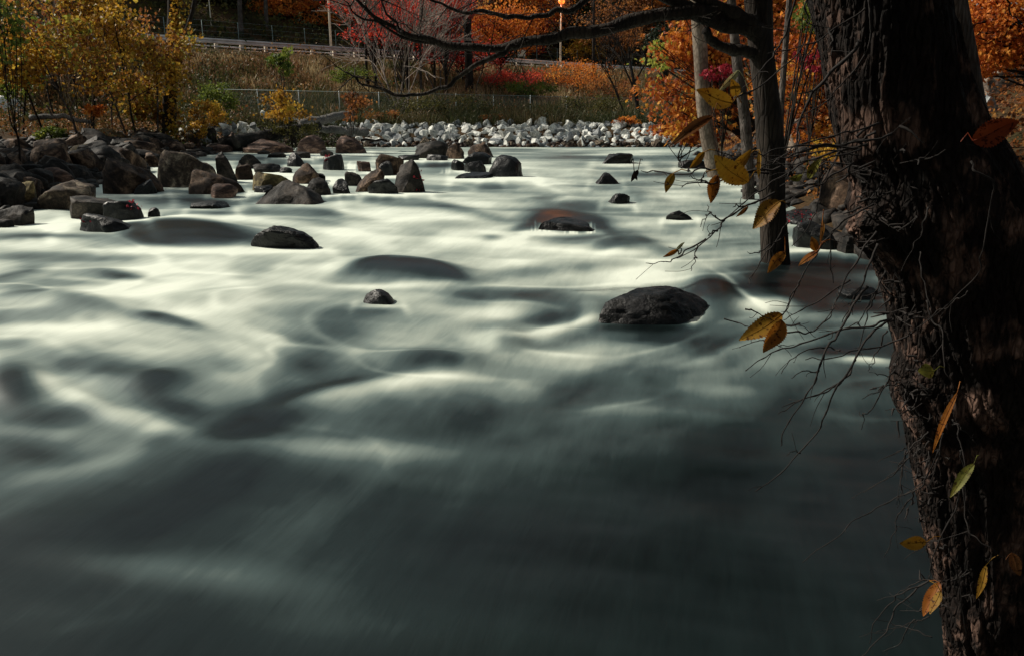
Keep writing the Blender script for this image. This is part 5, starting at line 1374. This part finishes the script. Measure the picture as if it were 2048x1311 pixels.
ZR = {'A': (1448, 250, 3.277), 'B': (1448, 600, 3.277), 'D': (1548, 900, 3.19), 'E': (1536, 0, 3.973), 'R': (1000, 220, 4.096), 'C': (1100, 500, 4.096), 'P': (0, 0, 1)}
TW = [
 ('A', 5, [(1100, 60), (900, 110), (650, 140), (480, 190), (350, 230), (240, 300)]), ('A', 5, [(940, 130), (760, 160), (560, 240), (440, 300), (280, 400), (150, 490), (0, 640)]),
 ('A', 4, [(850, 250), (640, 380), (560, 430), (400, 510)]), ('A', 4, [(780, 120), (740, 220), (660, 340), (620, 500), (570, 620), (440, 800)]), ('A', 4, [(520, -60), (490, 0), (480, 170), (430, 320), (380, 400)]),
 ('A', 3, [(420, 710), (250, 820), (210, 830), (160, 850)]), ('A', 3.5, [(420, 640), (350, 740), (270, 860), (180, 990), (165, 1045)]), ('A', 4, [(900, 560), (780, 640), (700, 720), (700, 880), (715, 1040)]),
 ('A', 4.5, [(980, 520), (780, 640), (700, 720), (620, 830), (540, 930), (450, 1110), (365, 1280)]), ('A', 5, [(1010, 780), (935, 940), (880, 1080), (780, 1300)]), ('A', 4, [(1000, 700), (820, 950), (745, 1100), (720, 1190), (640, 1300)]),
 ('A', 3, [(1060, 1100), (970, 1110), (880, 1150), (780, 1195)]), ('A', 4, [(1060, 960), (1000, 1080), (950, 1180), (860, 1300)]), ('A', 3, [(1290, 830), (1300, 1000), (1330, 1130), (1355, 1270)]),
 ('A', 4, [(1620, 240), (1640, 300), (1770, 380), (1750, 500), (1690, 830), (1670, 960), (1500, 1150), (1310, 1311)]), ('A', 4, [(1340, 540), (1300, 680), (1215, 840)]), ('A', 3.5, [(880, 200), (640, 170), (400, 210), (200, 180)]),
 ('A', 4, [(900, 160), (700, 130), (480, 140), (380, 210), (200, 290)]), ('A', 3, [(860, 260), (700, 240), (560, 300), (420, 310), (300, 330)]),
 ('B', 5, [(1100, 120), (950, 170), (760, 190), (580, 260), (400, 310), (270, 370), (145, 458)]), ('B', 5.5, [(940, -90), (880, 0), (800, 120), (740, 230), (680, 310), (610, 460), (590, 530), (500, 670), (380, 870), (365, 948)]),
 ('B', 5, [(1110, 130), (1030, 170), (960, 230), (870, 370), (780, 520), (730, 600), (650, 770), (630, 840), (500, 1000), (330, 1170), (205, 1255)]), ('B', 4.5, [(860, 390), (780, 520), (600, 620), (380, 700)]),
 ('B', 4, [(780, 520), (720, 570), (500, 660), (365, 750)]), ('B', 3.5, [(760, 330), (700, 310), (620, 310), (520, 340), (430, 400), (375, 483)]), ('B', 3.5, [(620, 460), (605, 465), (520, 470), (450, 508)]),
 ('B', 4, [(1210, 230), (1050, 300), (870, 335), (680, 375), (530, 387)]), ('B', 3, [(500, 1000), (460, 985), (415, 1003)]), ('B', 4, [(1000, -60), (970, 0), (940, 100), (900, 250), (880, 370)]),
 ('B', 4, [(390, 215), (500, 210), (600, 190), (700, 90), (735, 0), (750, -80)]), ('B', 3, [(380, 160), (440, 160), (500, 170), (600, 235)]), ('B', 3, [(0, 122), (120, 155), (180, 180), (270, 170)]),
 ('B', 3, [(140, 60), (200, 70), (265, 100), (330, 130)]), ('B', 3, [(270, 270), (250, 265), (180, 275), (110, 318)]), ('B', 3, [(330, 270), (340, 295), (380, 305), (460, 290)]),
 ('B', 3, [(1110, 530), (1040, 490), (980, 480)]), ('B', 3.5, [(1120, 450), (1100, 480), (1030, 600), (960, 720), (920, 750), (900, 840)]), ('B', 3, [(1130, 540), (1100, 550), (1000, 600), (905, 640)]),
 ('B', 3.5, [(1140, 480), (1115, 470), (1060, 435)]), ('B', 3, [(1600, -60), (1520, 0), (1400, 80), (1200, 230)]), ('B', 4, [(1330, 0), (1360, 140), (1430, 200), (1430, 370), (1470, 490), (1540, 580), (1645, 665)]),
 ('B', 3.5, [(1340, 860), (1250, 940), (1180, 1040), (1070, 1170)]), ('B', 4, [(1435, 870), (1400, 1020), (1330, 1170), (1130, 1310)]), ('B', 3, [(1230, 960), (1150, 985), (1000, 1060)]),
 ('B', 3, [(1500, 820), (1530, 810), (1590, 870), (1650, 950)]), ('B', 4, [(1500, 780), (1530, 830), (1555, 970), (1575, 1120), (1570, 1300)]), ('B', 3, [(1215, 930), (1165, 1130), (1160, 1280)]),
 ('B', 3, [(900, 180), (870, 150), (780, 200), (620, 210)]), ('B', 3.5, [(1070, 200), (1010, 330), (950, 450)]),
 ('D', 3.5, [(1050, 0), (980, 170), (940, 220), (800, 300), (650, 370), (530, 430), (380, 570), (180, 710)]), ('D', 3, [(870, 0), (810, 100), (710, 190), (560, 265)]), ('D', 3, [(840, 0), (815, 200), (790, 370)]),
 ('D', 3.5, [(900, 250), (880, 280), (800, 400), (770, 520), (705, 680)]), ('D', 4, [(1190, 0), (1210, 100), (1215, 350), (1240, 510), (1330, 590), (1480, 690)]), ('D', 4, [(1200, 200), (1150, 360), (1050, 570), (1000, 760), (990, 830)]),
 ('D', 3, [(1010, 820), (890, 850), (800, 910), (650, 960)]), ('D', 4, [(1000, 820), (850, 940), (770, 1010), (720, 1150), (620, 1250), (550, 1310)]), ('D', 3.5, [(990, 830), (830, 900), (740, 970), (640, 1120), (610, 1230)]),
 ('D', 2.5, [(980, 1015), (920, 1020), (800, 1020)]), ('D', 3, [(990, 1060), (930, 1075), (850, 1110), (650, 1160)]), ('D', 3, [(900, 1080), (870, 1110), (800, 1230), (690, 1280)]),
 ('D', 4, [(1060, 620), (1110, 615), (1135, 680), (1190, 900), (1215, 1180)]), ('D', 3, [(1060, 570), (980, 595), (840, 685)]), ('D', 3, [(1240, 515), (1050, 580), (970, 600)]), ('D', 3, [(1010, 1190), (880, 1140), (770, 1110), (620, 1060)]),
 ('E', 4.5, [(800, -40), (800, 0), (810, 150), (800, 340), (750, 470), (620, 650), (520, 740), (400, 850), (270, 910)]), ('E', 4, [(770, 70), (560, 210), (380, 330), (0, 430)]), ('E', 8, [(730, 330), (700, 380), (500, 570), (330, 790), (250, 950), (220, 1200)]),
 ('E', 5, [(230, -40), (220, 0), (150, 260), (60, 400), (0, 510), (-200, 700)]), ('E', 4, [(300, -30), (300, 0), (310, 150), (380, 215), (500, 215)]), ('E', 5, [(860, 1050), (700, 1120), (560, 1160), (380, 1180), (0, 1280)]),
 ('E', 4, [(480, 230), (510, 350), (490, 440)]), ('E', 4, [(880, 980), (640, 1050), (420, 1100), (100, 1190), (-200, 1250), (-420, 1200)]),
 ('E', 4, [(1560, 1150), (1800, 1180), (2048, 1160)]), ('E', 3, [(1900, 0), (1960, 140), (2048, 240)]),
 ('R', 4.5, [(2250, 680), (2048, 770), (1840, 905), (1780, 990), (1640, 1100), (1450, 1215)]), ('C', 3.5, [(1280, -90), (1130, 0), (1030, 70), (940, 95), (780, 105)]),
 ('R', 3, [(1840, 905), (1760, 870), (1720, 840), (1700, 780)]), ('R', 2.6, [(1720, 845), (1680, 890), (1648, 960)]), ('R', 3, [(1780, 990), (1740, 1010), (1705, 1028)]), ('R', 3, [(1620, 1115), (1605, 1180), (1600, 1229), (1570, 1330)]),
 ('R', 3, [(1990, 790), (1950, 780), (1910, 805)]), ('R', 4.5, [(2300, 470), (2100, 500), (1850, 575), (1700, 600), (1550, 605), (1485, 625)]), ('R', 3, [(1720, 600), (1640, 570), (1555, 548)]), ('R', 3, [(1650, 585), (1680, 530), (1690, 500)]),
 ('R', 4, [(2200, 520), (1900, 490), (1700, 485), (1600, 490), (1500, 520), (1280, 508), (1205, 518), (1160, 495)]), ('R', 3, [(1540, 500), (1550, 480), (1545, 490)]), ('R', 3, [(1465, 1180), (1475, 1140), (1490, 1110)]),
 ('C', 3.5, [(2048, 600), (1930, 605), (1900, 590)]), ('C', 3.5, [(2048, 250), (1980, 400), (1890, 580)]),
 ('P', 4, [(1700, 560), (1640, 600), (1600, 620), (1566, 640)]),
 ('P', 3.5, [(1470, 195), (1510, 180), (1560, 140), (1600, 100), (1625, 30), (1640, -20)]), ('P', 3, [(1720, 300), (1640, 318), (1560, 330), (1500, 300)]),
]
def zpt(tagk, x, y): ox, oy, s_ = ZR[tagk]; return ox + x / s_, oy + y / s_
twig_pts = []
for k, (tg, wpx, poly) in enumerate(TW):
    rg = np.random.default_rng(700 + k)
    ph = rg.uniform(0, 6.28); y0 = 2.02 + rg.uniform(-.09, .09)
    pts = []
    for j, (x, y) in enumerate(poly):
        X_, Y_ = zpt(tg, x, y)
        # shoots start at the trunk and come a little nearer on their way out
        far_ = min(1.0, max(0.0, (1760 - X_) / 350))
        pts.append(P(X_, Y_, y0 + .05 * math.sin(ph + j * .7) - .12 * far_ - (.03 if X_ > 1800 else 0)) - eo)
    n_ = 8 + 5 * len(poly)
    pt = resample(pts, n_, .0045, k)
    r_ = np.linspace(wpx, wpx * .38, n_) / 2 / F_PX * 2.0
    nodes = 1 + .35 * (np.arange(n_) % 6 == 0)
    V, F = tube(pt, r_ * nodes, 6); mb = MB(); mb.add(V, F)
    # a few fine side twigs
    for q in range(int(rg.integers(1, 3))):
        i = int(rg.integers(n_ // 3, n_ - 1)); d = (pt[i] - pt[i - 2]); d = d / np.linalg.norm(d) + rg.normal(size=3) * .7
        v, f = tube(resample([pt[i], pt[i] + d * .02, pt[i] + d * .035 + rg.normal(size=3) * .006], 6), np.linspace(r_[i] * .6, .0006, 6), 5); mb.add(v, f)
    o = link('twig', mb.mesh('twig', M['twig']), elm)
    twig_pts.append((o, pt))

# ---- unseen crowns added to the elm and dark trunk tree to block sky light
def sky_block_crown(root, origin, cx, cy, z0, z1, rx, ry, n, size, mat, seed, tops):
    rg = np.random.default_rng(seed)
    nc = 60
    K = np.stack([cx + rx * rg.uniform(-1, 1, nc), cy + ry * rg.uniform(-1, 1, nc), rg.uniform(z0, z1, nc)], 1)
    idx = rg.integers(0, nc, n); C = K[idx] + rg.normal(size=(n, 3)) * np.array([.7, .7, .4])
    C[:, 2] = np.maximum(C[:, 2], np.maximum(z0 - .8, CAM_H + 1.2 + .16 * C[:, 1]))
    V, F = diamond_leaves(C - np.array(origin), size, rg)
    link('crown', mesh_np('crown', V, [F], mat, False, {'tone': np.repeat(rg.uniform(0, 1, n), 4)}), root)
    mb = MB()
    for k in range(nc):
        p0 = tops + np.array([0, 0, rg.uniform(0, 2.5)]); mid = (p0 + K[k]) / 2 + np.array([0, 0, .5]) + rg.normal(size=3) * .3
        v, f = tube(resample([p0, mid, K[k]], 9), np.linspace(.06, .012, 9), 5, cap=False); mb.add(v - np.array(origin), f)
    link('limbs', mb.mesh('limbs', M['bark_dark']), root)
sky_block_crown(elm, eo, 1.3, 3.0, 5.6, 9.5, 3.8, 4.2, 14000, .24, M['l_rust'], 51, np.array(P(1500, -500, 2.6)))
sky_block_crown(dk, bb, 3.4, 11.5, 6.6, 12, 5.2, 4.5, 15000, .30, M['l_rust'], 52, np.array(P(1498, -200, 10.8)))

# ---- individual leaves on the twigs
M['el_yellow'] = leaf_mat('el_yellow', [(.26, .145, .014), (.32, .19, .02)], .35, spots=True)
M['el_orange'] = leaf_mat('el_orange', [(.28, .10, .015), (.34, .15, .02)], .35, spots=True)
M['el_green'] = leaf_mat('el_green', [(.17, .19, .035), (.24, .25, .05)], .35, spots=True)
M['el_pale'] = leaf_mat('el_pale', [(.25, .27, .14), (.36, .37, .2)], .3, spots=True)
M['el_brown'] = leaf_mat('el_brown', [(.14, .06, .02), (.26, .11, .03)], .3, spots=True)
M['el_dead'] = leaf_mat('el_dead', [(.012, .008, .007), (.03, .018, .012)], .1)
M['el_red'] = leaf_mat('el_red', [(.18, .035, .012), (.24, .055, .015)], .3, spots=True)
def elm_leaf(base, tip, wd, mat, curl=.25, Yd=1.95, seed=0, roll=0.0):
    rg = np.random.default_rng(seed)
    b_ = np.array(P(*base, Yd)); t_ = np.array(P(*tip, Yd - .01 + rg.uniform(-.03, .02)))
    ax = t_ - b_; Lg = np.linalg.norm(ax); ax /= Lg
    vw = (b_ - np.array([0, 0, CAM_H])); vw /= np.linalg.norm(vw)
    side = np.cross(ax, vw); side /= np.linalg.norm(side)
    side = side * math.cos(roll) + vw * math.sin(roll); nrm = np.cross(side, ax)
    half = wd * .92 / 2 / F_PX * Yd
    n_ = 34; s_ = np.linspace(0, 1, n_)
    prof = np.sin(np.pi * s_ ** .82) ** .75 * (1 - .25 * s_ ** 3)
    tooth = 1 + .075 * np.where(np.arange(n_) % 2 == 0, 1, -1) * (s_ > .06) * (s_ < .97)
    rows = []
    for i, s in enumerate(s_):
        c = b_ + ax * Lg * s + nrm * curl * Lg * .35 * (s - .5) ** 2 + side * half * .12 * math.sin(s * 5 + seed)
        hw = half * prof[i] * tooth[i]
        for u in (-1, -.5, 0, .5, 1):
            vein = .012 * half * math.sin((s - .35 * abs(u)) * 70)
            rows.append(c + side * hw * u - nrm * (curl * half * .55 * (abs(u)) ** 1.5) * prof[i] + nrm * vein * (abs(u) > .2))
    V = np.array(rows) - np.array(eo)
    F = grid_faces(n_, 5)
    mb = MB(); mb.add(V, F, rg.uniform(0, 1))
    # midrib and stalk
    mid = V.reshape(n_, 5, 3)[:, 2] + (-vw) * .0006
    best = min((float(np.min(np.linalg.norm(tp_ - mid[0], axis=1))), k_) for k_, (o_, tp_) in enumerate(twig_pts))
    tp_ = twig_pts[best[1]][1]; q_ = tp_[int(np.argmin(np.linalg.norm(tp_ - mid[0], axis=1)))]
    if best[0] > .07: q_ = mid[0] - ax * .02 + np.array([0, 0, .006])
    stalk = np.vstack([q_, (q_ + mid[0]) / 2 + np.array([0, 0, .15 * min(best[0], .1)]), mid[0]])
    v, f = tube(np.vstack([stalk, mid[1::3]]), np.linspace(.0012, .0004, 3 + len(mid[1::3])), 4, cap=False); mb.add(v, f, .1)
    me = mb.mesh('leaf', M[mat], True)
    return link('leaf', me, elm)
LV = [((1466, 207), (1392, 182), 38, 'el_yellow', 1.7), ((1478, 140), (1437, 187), 15, 'el_pale', 1.9), ((1474, 195), (1464, 158), 22, 'el_yellow', 1.9), ((1426, 230), (1340, 288), 24, 'el_brown', 1.5),
      ((1410, 305), (1379, 337), 17, 'el_yellow', 1.9), ((1494, 368), (1427, 312), 52, 'el_yellow', 1.8), ((1466, 348), (1502, 298), 24, 'el_yellow', 1.82), ((1518, 300), (1518, 360), 10, 'el_yellow', 1.9),
      ((1346, 346), (1331, 386), 20, 'el_yellow', 1.9), ((1434, 350), (1420, 407), 27, 'el_orange', 1.9), ((1560, 402), (1503, 456), 44, 'el_yellow', 1.9), ((1497, 414), (1472, 434), 9, 'el_orange', 1.9),
      ((1646, 440), (1641, 488), 9, 'el_orange', 1.9), ((1634, 502), (1622, 474), 19, 'el_orange', 1.92), ((1636, 500), (1596, 532), 16, 'el_orange', 1.9), ((1570, 502), (1534, 546), 24, 'el_orange', 1.9),
      ((1357, 500), (1326, 514), 11, 'el_orange', 1.9), ((1352, 500), (1370, 484), 7, 'el_pale', 1.9), ((1566, 628), (1479, 681), 46, 'el_yellow', 1.9), ((1566, 640), (1529, 706), 40, 'el_orange', 1.88),
      ((1868, 740), (1836, 742), 34, 'el_green', 1.95), ((1912, 783), (1862, 906), 15, 'el_orange', 1.8), ((1948, 925), (1898, 993), 24, 'el_green', 1.9), ((1853, 1085), (1799, 1085), 36, 'el_yellow', 1.92),
      ((1973, 1130), (1953, 1197), 18, 'el_yellow', 1.9), ((1878, 1163), (1846, 1232), 34, 'el_orange', 1.9), ((2022, 1105), (2042, 1152), 28, 'el_brown', 1.9), ((1276, 340), (1262, 364), 12, 'el_dead', 1.9),
      ((1268, 342), (1274, 362), 8, 'el_dead', 1.88), ((1944, 280), (2040, 245), 56, 'el_red', 1.5), ((1614, 357), (1643, 316), 20, 'el_green', 1.9), ((1605, 352), (1578, 360), 16, 'el_green', 1.9), ((1880, 1180), (1860, 1228), 22, 'el_yellow', 1.88)]
for k, (b_, t_, wd, mt, Yd) in enumerate(LV):
    elm_leaf(b_, t_, wd, mt, curl=.42 + .35 * math.sin(k * 2.1), Yd=Yd, seed=k, roll=.35 * math.sin(k * 1.7))

# ------------------------------------------------------------------ red fallen leaves caught on wet rocks
def caught(key, cx, cy, rx, ry, n, mat, label, size=.06, seed=0):
    o, V = ROCKS[key]; rg = np.random.default_rng(seed)
    d = V - np.array([0, 0, CAM_H]); fy = d[:, 1] * cp - d[:, 2] * sp; fz = d[:, 1] * sp + d[:, 2] * cp
    px = CX + d[:, 0] / fy * F_PX; py = CY - fz / fy * F_PX
    k = (((px - cx) / rx) ** 2 + ((py - cy) / ry) ** 2 < 1) & (V[:, 1] < np.median(V[:, 1]) + .3 * (V[:, 1].max() - V[:, 1].min()))
    C = V[k]
    if len(C) < 3: return
    C = C[rg.integers(0, len(C), n)] + rg.normal(size=(n, 3)) * size * .4 + np.array([0, -.01, .012])
    V2, F2 = diamond_leaves(C, size, rg)
    link('fallen_leaves', mesh_np('fallen_leaves', V2, [F2], M[mat], False, {'tone': np.repeat(rg.uniform(0, 1, n), 4)}), kind='stuff', label=label, cat='leaves')
caught('wet1', 165, 443, 25, 12, 16, 'l_crimson', 'red leaves stuck to the black boulder at the left waterline', seed=1)
caught('wet2', 268, 412, 18, 14, 34, 'l_crimson', 'crimson leaves piled on the right end of the wet black rock', seed=2)
caught('wet3', 655, 318, 9, 9, 18, 'l_crimson', 'red leaf patch on the glossy black upstream rock', .09, seed=3)
caught('tall', 838, 362, 9, 26, 40, 'l_crimson', 'streak of red leaves down the tall pointed boulder', .07, seed=4)
caught('ledge', 1610, 436, 50, 10, 70, 'l_crimson', 'crimson leaves below the wet ledge on the right bank', .045, seed=5)

# ------------------------------------------------------------------ unseen trees added beside and behind the camera to shade near water and left bank
SHADE_TREES = [tree_meshes(400 + i, h=12, r=.2, nleaf=14000, leaf=.22, clump=.8, depth=3, kids=(4, 6)) for i in range(2)]
for tm, cm in SHADE_TREES: cm.materials.append(M['l_rust'])
for i, (X, Y, s_, lab) in enumerate([(-13.5, 4.5, 1.15, 'unseen leafy tree added for shade on the left bank beside the viewpoint'), (-12.8, -0.5, 1.1, 'unseen leafy tree added for shade on the left bank, a little behind the viewpoint'),
                                     (-20.0, 21, .75, 'unseen leafy tree added for shade left of the boulder bank'), (-1.5, -5, 1.1, 'unseen leafy tree added for shade on the near bank directly behind the viewpoint'),
                                     (3.6, -2.2, .9, 'unseen leafy tree added for shade on the near bank right behind the big elm'), (7.8, -.6, .8, 'unseen leafy tree added for shade on the near bank right of the big elm')]):
    place_tree(SHADE_TREES[i % 2][0], SHADE_TREES[i % 2][1], (X, Y, float(ter(X, Y)) - .2), i * 1.3, s_, M['l_rust'], lab, 'unseen trees added for shade')
